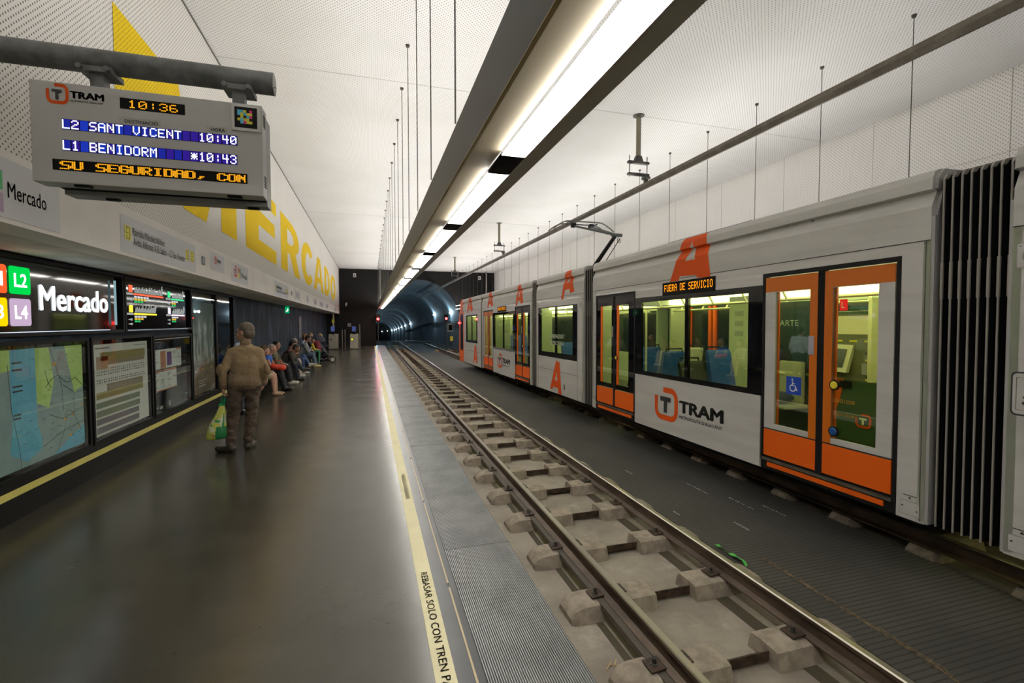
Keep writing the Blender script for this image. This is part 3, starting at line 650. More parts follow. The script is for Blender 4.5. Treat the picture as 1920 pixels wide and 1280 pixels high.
# ================================================================== TRACKS
def rail_prof(x, foot): 
    h = RAILZ - foot
    return [(x - .055, foot), (x + .055, foot), (x + .055, foot + .012), (x + .012, foot + .03), (x + .009, RAILZ - .04), (x + .0275, RAILZ - .03), (x + .0275, RAILZ - .008), (x + .02, RAILZ), (x - .02, RAILZ), (x - .0275, RAILZ - .008), (x - .0275, RAILZ - .03), (x - .009, RAILZ - .04), (x - .012, foot + .03), (x - .055, foot + .012)]
FOOT = -.42
M_head = mat('polished_rail_head', (.36, .33, .27), .28, .9)
M_railside = mat('brown_rail_side', (.12, .085, .06), .55, .5, col2=(.06, .042, .03), nscale=9, stretch=(1, .3, 1))
def rail(x, lab, y0=-2.5):
    t = thing('rail', lab, 'rail', (x, 0, FOOT))
    ys = [y0, YE + 14, YE + 30, YE + 50]
    P = rail_prof(0, 0)
    P = [(px, pz - (0 if pz < .2 else 0)) for px, pz in rail_prof(0, FOOT)]
    w = MB(); rings = []
    for y in ys:
        dz = tpath(max(0, y - YE))[1]; rings.append([w.bm.verts.new((px, y, pz - FOOT + dz)) for px, pz in P])
    for A, B in zip(rings, rings[1:]):
        for k in range(len(P)):
            f = w.bm.faces.new((A[k], A[(k + 1) % len(P)], B[(k + 1) % len(P)], B[k]))
            f.material_index = 1 if 6 <= k <= 8 else 0
    w.build('rail_body', [M_railside, M_head], t)
    return t
r1 = rail(T1 - .527, 'shiny left rail of the near empty track, closest to the platform')
r2 = rail(T1 + .527, 'right rail of the near empty track, beside the dark matting')
rail(T2 - .527, 'rail of the far track under the near side of the tram')
rail(T2 + .527, 'rail of the far track under the hidden side of the tram')
# cover plates lying along the foot of the left rail and dark strips
w = MB()
for k in range(-3, 42): w.box(T1 - .527 - .105, T1 - .527 - .050, 3.05 + .79 * k + .20, 3.05 + .79 * k + .98, FOOT - .035, FOOT + .006)
o = w.build('rail_foot_plates', mat('plate_steel', (.11, .095, .075), .55, .5)); o.parent = None
o.name = 'foot_plate'; o.parent = r1; o.matrix_parent_inverse = Matrix.Translation((-(T1 - .527), 0, -FOOT)); o.matrix_parent_inverse = Matrix.Identity(4); o.location = (-(T1 - .527), 0, -FOOT)
struct(MB().box(T1 - .527 - .155, T1 - .527 - .10, -2, YE, BED, BED + .003).box(T1 + .527 - .16, T1 + .527 - .05, -2, YE, BED, BED + .003).build('trim_10', mat('dark_brown_strip', (.055, .045, .025), .6)), 'dark brown strips beside the rails')  # thin dark brown strips laid flat on the bed
def block_mesh(x0, x1, round_end, m, parent):
    """rounded concrete sleeper half, x0..x1 across the track"""
    h = FOOT - BED; w = MB()
    sgn = 1 if round_end > 0 else -1
    a, b = (x0, x1) if sgn < 0 else (x1, x0)      # a = rounded outer end
    secs = []
    L = abs(x1 - x0)
    dirx = 1 if b > a else -1
    for f, hw, hh in ((0, .105, .35), (.02, .118, .62), (.05, .125, .82), (.11, .13, .97), (.2, .13, 1.0), (L * .98, .13, 1.), (L, .125, .96)):
        xx = a + dirx * f
        secs.append([(xx, -hw - .012, 0), (xx, -hw, h * .45 * min(1, hh + .3)), (xx, -hw * .86, h * hh * .92), (xx, -hw * .66, h * hh), (xx, hw * .66, h * hh), (xx, hw * .86, h * hh * .92), (xx, hw, h * .45 * min(1, hh + .3)), (xx, hw + .012, 0)])
    R = [[w.bm.verts.new(p) for p in s] for s in secs]
    for A, B in zip(R, R[1:]):
        for k in range(7): w.bm.faces.new((A[k], A[k + 1], B[k + 1], B[k]))
    w.bm.faces.new(R[0]); w.bm.faces.new(R[-1][::-1])
    return w.build('concrete_block', m, parent, smooth=.42)
def make_sleeper(cx, lab, grp, m, full=True):
    t = thing('sleeper', lab, 'sleeper', (cx, 0, BED), group=grp)
    block_mesh(-.865, -.155, -1, m, t); block_mesh(.195, .87, 1, m, t)
    w = MB(); w.box(-.17, .21, -.045, -.035, .02, .085); w.box(-.17, .21, -.045, .03, .02, .03); w.build('tie_bar', M_rust, t)
    if full:
        for rx in (-.527, .527):
            for sx in (-1, 1):
                if rx > 0 and sx > 0: continue
                w = MB(); cxx = rx + sx * .095
                w.prism([(cxx - .05, -.055, .128), (cxx + .05, -.055, .136), (cxx + .05, -.055, .145), (cxx - .05, -.055, .137)], (0, .11, 0))
                c = w.build('rail_clip', M_rust, t)
                w = MB(); w.lathe([(.024, .138), (.024, .146), (.014, .148), (.014, .172), (.011, .178)], (cxx, 0, 0), n=6)
                w.build('bolt', M_gun, c)
    return t
sl = make_sleeper(T1, 'twin-block concrete sleeper under the rails of the near empty track', 'sleepers of the near track', M_conc)
sl.location.y = 3.2 - .79 * 2
for k in range(-1, 46):
    y = 3.2 + .79 * k
    dup(sl, (T1, y, BED + tpath(max(0, y - YE))[1]), (0, 0, random.uniform(-.008, .008)))
s2 = make_sleeper(T2 + .265, 'dark concrete sleeper end sticking out from under the tram', 'sleepers of the far track', M_conc_dark, False)
s2.location.y = .7
for k in range(1, 46):
    y = .7 + .79 * k
    dup(s2, (T2 + (.265 if y < YE else .1), y, BED + tpath(max(0, y - YE))[1]))
# litter and frayed joint
w = MB(); pts = []
for i in range(9):
    pts.append((3.145 + .008 * math.sin(i * 1.9), 3.34 + .05 * i, -.50 + .04 * abs(math.sin(i * 2.3))))
for i in range(8):
    a, b = pts[i], pts[i + 1]
    w.face([a, b, (b[0] + .05 + .02 * math.sin(i), b[1] + .01, -.508 + .02 * abs(math.sin(i * 1.3 + 1))), (a[0] + .05 + .02 * math.sin(i - 1), a[1] + .01, -.508 + .02 * abs(math.sin((i - 1) * 1.3 + 1)))])
o = w.build('plastic_litter', mat('green_plastic', (.10, .62, .10), .3)); tag(o, 'crumpled bright green plastic wrapper beside the right rail', 'litter')
w = MB()
for a, b in (((1.395, 2.60), (1.46, 2.66)), ((1.44, 2.645), (1.50, 2.61)), ((1.47, 2.63), (1.50, 2.67))):
    w.tube([(*a, BED + .008), (*b, BED + .012)], .003, 5)
o = w.build('straw_twig', mat('straw', (.55, .38, .16), .8)); tag(o, 'dry straw twig on the concrete beside the platform edge', 'twig')
w = MB(); random.seed(3)
for i in range(150):
    f = random.random(); y = 3.42 - 1.6 * f; x = 3.41 + .01 * math.sin(f * 9) - .2 * max(0, f - .5) ** 2 + random.gauss(0, .012)
    l = random.uniform(.03, .09); a = random.gauss(0, .35)
    w.tube([(x, y, -.512), (x + l * math.sin(a) * .5, y + l, -.506)], .0028, 4)
o = w.build('frayed_joint', mat('frayed_brown', (.20, .14, .08), .8, col2=(.06, .05, .035), nscale=30, bump=0)); tag(o, 'frayed rusty wire strip along a joint in the dark matting', 'debris', kind='stuff')
for i, (sx_, sy_, l_) in enumerate(((4.05, 5.35, .45), (4.22, 4.75, .4), (4.42, 4.45, .35), (3.75, 4.15, .22), (3.55, 6.1, .2), (3.3, 4.6, .12))):
    w = MB(); random.seed(i)
    for k in range(9): w.box(sx_ + random.uniform(-.008, .008), sx_ + .012 + random.uniform(0, .012), sy_ - l_ * k / 9, sy_ - l_ * k / 9 + l_ * random.uniform(.03, .07), -.5145, -.5125)
    o = w.build('paint_scuff', mat('scuff_white', (.34, .34, .31), .8)); tag(o, 'thin whitish broken scuff line on the dark matting between the tracks', 'scuff mark', 'whitish scuffs on the matting')
# ------------------------------------------------------------------ tunnel equipment
M_red = emi('signal_red', (1., .02, .02), 30.)
M_cool = emi('tunnel_lamp_glow', (.75, .93, 1.), 45.)
def signal(x, y, z, lab):
    t = thing('signal', lab, 'signal', (x, y, BED))
    zz = z - BED
    w = MB(); w.tube([(0, .05, 0), (0, .05, zz)], .04, 8); w.build('post', M_gun, t)
    MB().box(-.13, .13, -.06, .10, zz - .18, zz + .32).build('lamp_housing', M_matteblack, t, bevel=.02)
    w = MB(); w.lathe([(.085, -.085), (.085, -.06)], (0, 0, zz), 'y'); w.build('red_lens', M_red, t)
    w = MB(); w.lathe([(.075, -.065), (.075, -.06)], (0, 0, zz + .2), 'y'); w.build('dark_lens', M_black, t)
    return t
signal(.53, 34.7, 1.88, 'red signal light at the platform end below the light beam')
signal(5.52, 35.9, 1.93, 'red signal light inside the tunnel mouth beside the tram')
for i, y in enumerate((39.1, 49.5, 80, 92, 103, 114, 125, 133, 141, 149, 157)):
    t_ = y - YE - .35; dx, dz = tpath(t_)
    t = thing('tunnel_lamp', ('brightest tunnel lamp just inside the tunnel mouth on the right wall', 'second tunnel lamp on the right tunnel wall')[i] if i < 2 else 'small white lamp in the curved row deep inside the tunnel', 'lamp', (AC + AR + dx - .05, y, 2.42 + dz), group=None if i < 2 else 'lamp row deep in the tunnel')
    MB().box(-.02, .05, -.1, .1, -.08, .08).build('lamp_bracket', M_gun, t)
    w = MB(); w.ell((-.06, 0, 0), (.07, .10, .08) if i < 2 else (.09, .1, .1)); w.build('bulb', M_cool, t, smooth=True)
    if i < 9:
        L = bpy.data.lights.new('lamp_light', 'POINT'); L.energy = 85 if i < 2 else 95; L.color = (.55, .82, 1.); L.shadow_soft_size = .08
        lo = link(bpy.data.objects.new('lamp_light', L), t); lo.location = (-.28, 0, 0)
for y, s in ((43.5, 1), (56, 1), (71, 1)):  # unseen fill lights along the left tunnel wall, no lamp bodies
    dx, dz = tpath(y - YE); L = bpy.data.lights.new('tunnel_fill', 'POINT'); L.energy = 45; L.color = (.55, .8, 1.); L.shadow_soft_size = .1
    lo = link(bpy.data.objects.new('tunnel_fill_light', L)); lo.location = (AC - AR + .3, y, 2.4 + dz)
# cabinet and yellow boxes in the tunnel mouth
t = thing('relay_cabinet', 'small grey wall cabinet below the right tunnel signal', 'cabinet', (6.05, 37.3, BED))
MB().box(-.22, .22, -.1, .15, 1.45, 2.1).build('cabinet_box', M_grey, t, bevel=.015); MB().box(-.15, .15, -.115, -.1, 1.55, 2.0).build('door', M_matteblack, t)
MB().tube([(0, .05, 0), (0, .05, 1.45)], .04, 8).build('post', M_gun, t)
t = thing('track_box', 'yellow control box on a post by the tunnel wall', 'control box', (6.0, 36.4, BED))
MB().box(-.11, .11, -.08, .08, .75, 1.12).build('box', M_yellow, t, bevel=.01); MB().tube([(0, 0, 0), (0, 0, .76)], .03, 8).build('post', M_gun, t)
for i, (x, y, l) in enumerate(((2.02, 36.6, 'near left'), (2.6, 35.6, ''), (2.2, 44, ''), (3.2, 44, ''), (5.1, 33.2, ''), (5.6, 31.5, ''), (4.9, 35.4, ''))):
    o = MB().box(-.22, .22, -.07, .07, 0, .10).build('track_magnet', mat('dull_amber', (.55, .34, .06), .6), None, bevel=.015)
    o.location = (x - (.0 if i else 0), y, BED + tpath(max(0, y - YE))[1]); tag(o, 'flat amber track box lying between the rails near the tunnel mouth', 'track box', 'amber boxes on the tracks')
# cables along the tunnel wall
w = MB()
for k in range(3): w.tube([(AC + AR - .06 + tpath(t)[0], YE + .4 + t, 1.5 + .1 * k + tpath(t)[1] + .03 * math.sin(t * 1.7 + k)) for t in range(0, 60, 2)], .025, 6)
o = w.build('cable_run', M_matteblack); tag(o, 'bundle of black cables along the right tunnel wall', 'cables')
# small signs on the end wall
for x, z, lab in ((-1.0, 4.92, 'small white pictogram plate high on the end wall left of the beam'), (7.9, 4.97, 'small white pictogram plate high on the end wall right of the arch')):
    o = MB().box(x - .09, x + .09, YE - .03, YE, z - .13, z + .13).build('plate', M_white); o.name = 'pictogram_sign'; tag(o, lab, 'sign')
    p = MB(); p.ell((x, YE - .032, z + .02), (.04, .004, .05)); p.box(x - .05, x + .05, YE - .034, YE - .03, z - .08, z - .03); p.build('pictogram', M_dark, o)
t = thing('wall_camera', 'small pale surveillance camera on the black end wall', 'camera', (-1.55, YE, 2.9))
MB().box(-.03, .03, -.12, 0, -.02, .02).build('mount', M_grey, t); w = MB(); w.tube([(0, -.12, .08), (-.03, -.30, -.10)], .05, 10); w.build('camera_body', M_white, t, smooth=True)
#PART2
# ================================================================== DECAL HELPERS
FONT5 = {
'0': '01110 10001 10011 10101 11001 10001 01110', '1': '00100 01100 00100 00100 00100 00100 01110', '2': '01110 10001 00001 00110 01000 10000 11111', '3': '01110 10001 00001 00110 00001 10001 01110', '4': '10010 10010 10010 11111 00010 00010 00010', '6': '01110 10000 10000 11110 10001 10001 01110',
'A': '01110 10001 10001 11111 10001 10001 10001', 'B': '11110 10001 10001 11110 10001 10001 11110', 'C': '01110 10001 10000 10000 10000 10001 01110', 'D': '11110 10001 10001 10001 10001 10001 11110', 'E': '11111 10000 10000 11110 10000 10000 11111', 'F': '11111 10000 10000 11110 10000 10000 10000',
'G': '01110 10001 10000 10111 10001 10001 01110', 'I': '01110 00100 00100 00100 00100 00100 01110', 'L': '10000 10000 10000 10000 10000 10000 11111', 'M': '10001 11011 10101 10101 10001 10001 10001', 'N': '10001 11001 10101 10101 10011 10001 10001', 'O': '01110 10001 10001 10001 10001 10001 01110',
'R': '11110 10001 10001 11110 10100 10010 10001', 'S': '01111 10000 10000 01110 00001 00001 11110', 'T': '11111 00100 00100 00100 00100 00100 00100', 'U': '10001 10001 10001 10001 10001 10001 01110', 'V': '10001 10001 10001 10001 10001 01010 00100',
':': '00000 00100 00100 00000 00100 00100 00000', ',': '00000 00000 00000 00000 00110 00100 01000', '*': '00000 10101 01110 11111 01110 10101 00000', ' ': '00000 00000 00000 00000 00000 00000 00000'}
def dots(mb, s, o, right, up, pw, ph, fill=.86, adv=6, clip=None):
    o, right, up = Vector(o), Vector(right), Vector(up)
    for i, ch in enumerate(s):
        for r, row in enumerate(FONT5[ch].split()):
            for c, b in enumerate(row):
                if b == '1':
                    x = (i * adv + c) * pw; y = (6 - r) * ph
                    if clip and x + pw > clip: continue
                    p = o + right * x + up * y
                    mb.face([p, p + right * pw * fill, p + right * pw * fill + up * ph * fill, p + up * ph * fill])
def strip(mb, path, th, o, right, up):
    o, right, up = Vector(o), Vector(right), Vector(up); P = [Vector((x, y)) for x, y in path]; prev = None
    for i, p in enumerate(P):
        t = (P[min(i + 1, len(P) - 1)] - P[max(i - 1, 0)]).normalized(); nrm = Vector((-t.y, t.x)) * th / 2
        a, b = p + nrm, p - nrm; q = (o + right * a.x + up * a.y, o + right * b.x + up * b.y)
        if prev: mb.face([prev[0], prev[1], q[1], q[0]])
        prev = q
def tram_logo(parent, o, right, up, h, full=True, wscale=1., mats=None, world=False, only=None):
    o, right, up = Vector(o), Vector(right) * wscale, Vector(up)
    mo, md = mats or (M_orlogo, M_dark)
    W, H, th, r = 1.02 * h, .87 * h, .17 * h, .26 * h
    a = lambda cx, cy, t0, t1: [(cx + r * math.cos(math.radians(t0 + (t1 - t0) * k / 6)), cy + r * math.sin(math.radians(t0 + (t1 - t0) * k / 6))) for k in range(7)]
    path = [(0, .66 * h)] + a(r, r, 180, 270) + a(W - r, r, 270, 360) + a(W - r, H - r, 0, 90) + [(.36 * W, H)]
    b = MB(); strip(b, path, th, o + right * (th / 2) + up * (th / 2), right, up)
    e = b.build('emblem', mo, parent, world=world)
    w = MB()
    tx, tz, tw, th2 = .30 * h, .24 * h, .54 * h, .50 * h
    q = lambda x, y: o + right * x + up * y
    w.face([q(tx, tz + th2 - .15 * h), q(tx + tw, tz + th2 - .15 * h), q(tx + tw, tz + th2), q(tx, tz + th2)])
    w.face([q(tx + tw / 2 - .085 * h, tz), q(tx + tw / 2 + .085 * h, tz), q(tx + tw / 2 + .085 * h, tz + th2 - .15 * h), q(tx + tw / 2 - .085 * h, tz + th2 - .15 * h)])
    if full:
        w.text('TRAM', q(1.24 * h, .37 * h), right, up, 1.87 * h, .37 * h, .055)
        w.text('METROPOLITÀ D\'ALACANT', q(1.26 * h, .20 * h), right, up, 1.80 * h, .115 * h, .02)
    w.build('lettering', md, parent, world=world)
    return e
# ================================================================== TRAM
tram = thing('tram', 'white and orange articulated tram standing on the far track', 'tram', (4.3, 2.6, 0), (math.radians(-.461), 0, math.radians(.418)))
TW = 2.2
M_body = mat('tram_white', (.53, .515, .49), .42, col2=(.46, .445, .42), nscale=2.2, stretch=(1, .25, 2.5), coat=.15)
M_bodyg = mat('tram_end_grey', (.33, .325, .315), .45)
M_roofw = mat('tram_roof_white', (.50, .49, .46), .42, col2=(.43, .42, .39), nscale=3, stretch=(1, .3, 2))
M_under = mat('underframe', (.010, .010, .010), .9)
M_win = glass('tram_glass', (.80, .86, .74), .045)
M_iwall = mat('interior_wall', (.50, .56, .38), .5)
M_ifloor = mat('interior_floor', (.10, .11, .09), .6)
M_ilight = emi('interior_light', (1., .95, .42), 6.5)
M_irail = mat('cream_rail', (.70, .68, .40), .35)
M_seat = mat('blue_seat', (.01, .09, .42), .6)
M_rubber = mat('bellows_black', (.006, .006, .0065), .9, spec=.1)
M_rib = mat('bellows_rib', (.24, .22, .195), .6)
M_seamline = mat('panel_seam', (.02, .02, .02), .6)
XO = 0.
PROF = [(0, 2.31), (0, 2.575), (.055, 2.700), (0, 2.712), (.004, 2.80), (.03, 2.855), (.085, 2.878), (.35, 2.892)]
def xprof(z):
    if z <= PROF[0][1]: return 0.
    for (xa, za), (xb, zb_) in zip(PROF, PROF[1:]):
        if za <= z <= zb_: return xa + (xb - xa) * (z - za) / (zb_ - za)
    return PROF[-1][0]
def roof(s0, s1):
    pts = [(x, s0, z) for x, z in PROF] + [(TW - x, s0, z) for x, z in PROF[::-1]]
    w = MB(); w.prism(pts, (0, s1 - s0, 0)); o = w.build('roof', M_roofw, tram)
    w = MB(); w.box(-.0025, .003, s0, s1, 2.305, 2.313); w.build('panel_seam', M_seamline, o)
    w = MB()
    for s in (s0, s1): pass
    return o
def rects(s0, s1, z0, z1, holes):
    """decompose a rectangle with rectangular holes"""
    S_ = sorted({s0, s1, *[h[0] for h in holes], *[h[1] for h in holes]}); out = []
    for a, b in zip(S_, S_[1:]):
        cur = z0
        for h in sorted([h for h in holes if h[0] <= a and h[1] >= b], key=lambda h: h[2]):
            if h[2] > cur: out.append((a, b, cur, h[2]))
            cur = h[3]
        if cur < z1: out.append((a, b, cur, z1))
    return out
def panel(name, m, s0, s1, z0, z1, holes=(), x0=0., x1=.04, parent=None, **k):
    w = MB()
    for a, b, c, e in rects(s0, s1, z0, z1, holes): w.box(x0, x1, a, b, c, e)
    return w.build(name, m, parent or tram, **k)
def shell(s0, s1, ends=(1, 1)):
    """floor, ceiling, far wall, end frames and underframe of one car"""
    w = MB(); w.box(.06, TW - .06, s0, s1, .12, .20); w.build('cabin_floor', M_ifloor, tram)
    w = MB(); w.box(.04, TW - .04, s0, s1, 2.18, 2.30); w.build('cabin_ceiling', M_iwall, tram)
    for s in ((s0,) if ends[0] else ()) + ((s1 - .05,) if ends[1] else ()):
        w = MB(); w.prism([(0, s, .02), (0, s, 2.31), (TW, s, 2.31), (TW, s, .02), (TW - .42, s, .02), (TW - .42, s, 2.05), (.42, s, 2.05), (.42, s, .02)], (0, .05, 0)); w.build('end_frame', M_iwall, tram)
    w = MB(); w.box(.12, TW - .12, s0 + .1, s1 - .1, -.06, .12); w.build('underframe', M_under, tram)
    for x in (.30, TW - .55):
        w = MB(); w.prism([(x, s0 + .15, 2.05), (x + .25, s0 + .15, 2.10) if x < 1 else (x + .25, s0 + .15, 2.05), (x + .25, s0 + .15, 2.17), (x, s0 + .15, 2.17)], (0, s1 - s0 - .3, 0))
        w.build('ceiling_light', M_ilight, tram)
    w = MB()
    for x in (.42, TW - .48): w.tube([(x, s0 + .2, 1.93), (x, s1 - .2, 1.93)], .017, 8)
    s = s0 + .5
    while s < s1 - .2:
        for x in (.42, TW - .48): w.tube([(x, s, 1.93), (x + (.1 if x > 1 else -.1), s, 2.08)], .014, 6)
        s += .62
    w.build('grab_rail', M_irail, tram, smooth=True)
def farwall(s0, s1, wins, doors=()):
    hs = [(a, b, .95, 1.98) for a, b in wins] + [(a, b, .25, 2.1) for a, b in doors]
    o = panel('far_side_wall', M_iwall, s0, s1, .02, 2.31, hs, TW - .05, TW)
    for a, b in wins:
        MB().box(TW - .03, TW - .02, a, b, .95, 1.98).build('far_window', mat('night_window', (.012, .017, .018), .12), o)
    for a, b in doors:
        m = (a + b) / 2
        w = MB()
        for q in (a, m - .10, m + .03, b - .07): w.box(TW - .07, TW - .02, q, q + .07, .25, 2.1)
        w.build('far_door', M_orange, o)
        MB().box(TW - .03, TW - .02, a, b, .25, 2.1).build('far_window', mat('night_window', (.012, .017, .018), .12), o)
def door(s0, s1, style):
    """two leaf door; larger s is the viewer's left"""
    m = s0 + (s1 - s0) * .505
    fr = panel('door_frame', M_black, s0, s1, .10, 2.211, [(s0 + .035, s1 - .03, .145, 2.165)], -.004, .07)
    w = MB(); w.box(-.022, .04, s0 + .03, s1 - .03, .108, .138); w.build('sill', M_steel, fr)
    w = MB(); w.box(-.012, .03, s0 + .1, s1 - .1, .045, .092); w.build('step_strip', M_orange, fr)
    w = MB(); w.box(.0, .06, s0, s1, .01, .108); w.build('step_base', M_matteblack, fr)
    lv = ((m + .038, s1 - .035), (s0 + .05, m - .038))
    panel('center_post', M_matteblack, m - .038, m + .038, .14, 2.165, (), .005, .05, fr)
    for i, (a, b) in enumerate(lv):
        left = i == 0
        if style == 'orange':
            h = (a + .085, b - .135, .528, 1.995) if left else (a + .135, b - .085, .528, 1.995)
            lf = panel('door_leaf', M_body, a, b, .474, 2.0, [h], .004, .036)
            w = MB(); w.box(.004, .036, a, b, 1.998, 2.158)
            if left: w.box(.0025, .037, a, h[0], .475, 2.0)
            else: w.box(.0025, .037, h[1], b, .475, 2.0)
            w.build('orange_border', M_orange2, lf)
            w = MB(); w.box(.030, .05, h[0], h[0] + .012, h[2], h[3]); w.box(.030, .05, h[1] - .02, h[1], h[2], h[3]); w.build('inner_edge', M_orange, lf)
            MB().box(.002, .036, a, b, .462, .475).build('panel_seam', M_seamline, lf)
        else:
            h = (a + .06, b - .17, .555, 2.0) if left else (a + .17, b - .08, .555, 2.0)
            lf = panel('door_leaf', M_glossblack, a, b, .475, 2.165, [h], .004, .036)
            w = MB(); w.box(.0035, .037, h[1] - .001, h[1] + .03, .56, 2.0); w.build('orange_border', M_orange, lf)
        MB().box(.018, .022, h[0], h[1], h[2], h[3]).build('door_glass', M_win, lf)
        MB().box(.003, .036, a, b, .161, .460).build('kick_panel', M_orange, lf)
        if not left:
            for zz, mm, nm in ((1.05, M_yellow, 'door_button'), (.6, mat('blue_button', (.01, .08, .3), .4), 'door_button')):
                if style == 'orange' or zz > 1:
                    sb = h[1] - .035 if style == 'orange' else h[1] + .03
                    r = 1. if style == 'orange' else .8
                    w = MB(); w.mi = 1; w.lathe([(.05 * r, .0), (.05 * r, .016)], (-.008, sb, zz), 'x'); w.mi = 0; w.lathe([(.038 * r, .0), (.03 * r, -.008)], (-.009, sb, zz), 'x'); w.build(nm, [mm, M_matteblack], lf)
        if left and style == 'dark':
            MB().box(.002, .004, a + .01, a + .045, 1.42, 1.62).build('sticker', M_grey, lf)
    return fr
def window_band(s0, s1, z0, z1, panes, m=None):
    b = panel('window_band', m or M_glossblack, s0, s1, z0, z1, [(p[0], p[1], p[2], p[3]) for p in panes], -.003, .035)
    for p in panes: MB().box(.016, .02, *p).build('window_pane', M_win, b)
    return b
def led_display(s0, s1, z0, z1):
    o = MB().box(-.012, .05, s0, s1, z0, z1).build('destination_display', M_matteblack, tram)
    w = MB(); n = 17; pw = (s1 - s0) * .93 / (n * 6); dots(w, 'FUERA DE SERVICIO', (-.0135, s1 - (s1 - s0) * .045, z0 + (z1 - z0) * .30), -Y, Z, pw, (z1 - z0) * .52 / 7, 1.0)
    w.build('orange_text', emi('led_orange', (1., .30, .006), 1.3), o)
    return o
def seam(parent, *boxes):
    w = MB()
    for b in boxes: w.box(-.002, .002, *b)
    return w.build('panel_seam', M_seamline, parent)
def decal_A(parent, loops, m=M_orlogo):
    w = MB(); w.fill([[(0, s, z) for s, z in L] for L in loops])
    for zc in [p[1] for p in PROF[:-1]]:
        g = w.bm.verts[:] + w.bm.edges[:] + w.bm.faces[:]
        bmesh.ops.bisect_plane(w.bm, geom=g, plane_co=(0, 0, zc), plane_no=(0, 0, 1))
    for v in w.bm.verts: v.co.x = xprof(v.co.z) - .0035
    return w.build('letter_emblem', m, parent)
def A_loops(s, z0, z1, wd, mir=1):
    """angular letter A centred on s; width wd at the feet"""
    h = z1 - z0; f = lambda u, v: (s - mir * u * wd, z0 + v * h)
    return [[f(-.18, 1), f(.18, .98), f(.5, .12), f(.18, .03), f(.12, .22), f(-.22, .2), f(-.28, .0), f(-.5, .0)], [f(-.02, .78), f(.07, .42), f(-.14, .40)]]
def hatch(parent, s, z):
    w = MB(); w.box(-.003, 0, s - .075, s + .075, z - .06, z + .06); h = w.build('hatch', mat('hatch_outline', (.25, .24, .23), .5), parent)
    MB().box(-.004, 0, s - .071, s + .071, z - .056, z + .056).build('hatch_cover', M_body, h)
    w = MB(); w.ell((-.004, s - .055, z - .01), (.003, .008, .006)); w.ell((-.004, s + .055, z + .012), (.003, .008, .006)); w.prism([(-.004, s - .012, z + .08), (-.004, s + .012, z + .08), (-.004, s, z + .10)], (.002, 0, 0)); w.box(-.004, 0, s - .05, s + .05, z + .104, z + .109); w.build('hatch_marks', M_dark, h)
# ---- car A (big middle car facing the viewer)
def big_car(s0, s1, mirror):
    f = (lambda s: s) if not mirror else (lambda s: s0 + s1 - s)
    def I(a, b): a, b = f(a), f(b); return (min(a, b), max(a, b))
    L = s1 - s0
    # reference coordinates measured from s0=0.085 .. s1=6.0
    R = lambda u: s0 + (u - .085) / (6.0 - .085) * L
    P = lambda a, b: I(R(a), R(b))
    roof(s0, s1); shell(s0, s1)
    b = panel('car_body', M_body, *P(.085, 6.0), .005, 2.306, [(*P(.297, 1.758), -.1, 2.211), (*P(4.44, 5.855), -.1, 2.211), (*P(1.758, 4.44), .826, 2.083)])
    return b, P, R, f
bA, P, R, f = big_car(.085, 6.0, False)
seam(bA, (1.765, 1.772, .01, .83), (.115, .119, .02, 2.3), (5.868, 5.873, .01, 2.31))
for s in (.19, ): hatch(bA, s, .10)
hatch(bA, 5.93, .10)
door(.297, 1.758, 'orange'); door(4.44, 5.855, 'dark')
window_band(1.758, 4.44, .823, 2.085, [(3.14, 4.25, .889, 2.01), (1.972, 3.065, .889, 2.01)])
led_display(2.53, 3.665, 2.075, 2.27)
tram_logo(bA, (-.0035, 3.855, .193), -Y, Z, .484)
w = MB(); w.ell((.06, 1.19, 2.69), (.012, .02, .02)); 
decal_A(bA, [[(3.19, 2.872), (2.725, 2.872), (2.622, 2.256), (2.896, 2.283), (2.90, 2.318), (3.262, 2.338), (3.283, 2.275), (3.492, 2.277)], [(2.998, 2.80), (2.935, 2.54), (3.14, 2.54)]])
w.build('roof_bolt', M_dark, bA)
MB().box(.25, .29, 2.2, 3.9, 2.885, 2.93).build('roof_cable', M_black, bA)
# ---- car C (same kind of car, turned round)
bC, P, R, f = big_car(9.66, 15.46, True)
dc2 = P(4.44, 5.855); dc1 = P(.297, 1.758)
door(*dc2, 'dark'); door(*dc1, 'orange')
bb = P(1.758, 4.44)
window_band(*bb, .823, 2.085, [(*P(3.14, 4.25), .889, 2.01), (*P(1.972, 3.065), .889, 2.01)])
led_display(12.13, 13.17, 2.10, 2.28)
tram_logo(bC, (-.0035, 13.2, .22), -Y, Z, .47)
decal_A(bC, A_loops(10.75, 2.24, 2.85, .75)); decal_A(bC, A_loops(14.2, 2.30, 2.86, .85))
# ---- car B (short car with one big window)
roof(6.43, 9.28); shell(6.43, 9.28)
bB = panel('car_body', M_body, 6.43, 9.28, .02, 2.306, [(6.74, 9.14, .868, 2.10)])
window_band(6.74, 9.14, .865, 2.10, [(6.975, 7.92, .985, 2.075), (7.99, 8.975, .985, 2.075)])
seam(bB, (6.70, 9.13, .548, .556), (6.716, 6.722, .02, 2.2), (9.13, 9.136, .02, 2.2), (6.44, 6.72, 2.205, 2.209))
decal_A(bB, [[(7.355, 2.88), (7.081, 2.875), (6.879, 2.377), (7.108, 2.344), (7.143, 2.451), (7.385, 2.441), (7.49, 2.235), (7.614, 2.233)], [(7.215, 2.74), (7.159, 2.604), (7.317, 2.604)]])
decal_A(bB, [[(7.925, .80), (7.695, .772), (7.589, .022), (7.762, .03), (7.802, .156), (8.118, .162), (8.141, .083), (8.298, .094)], [(7.883, .535), (7.842, .315), (7.983, .345)]])
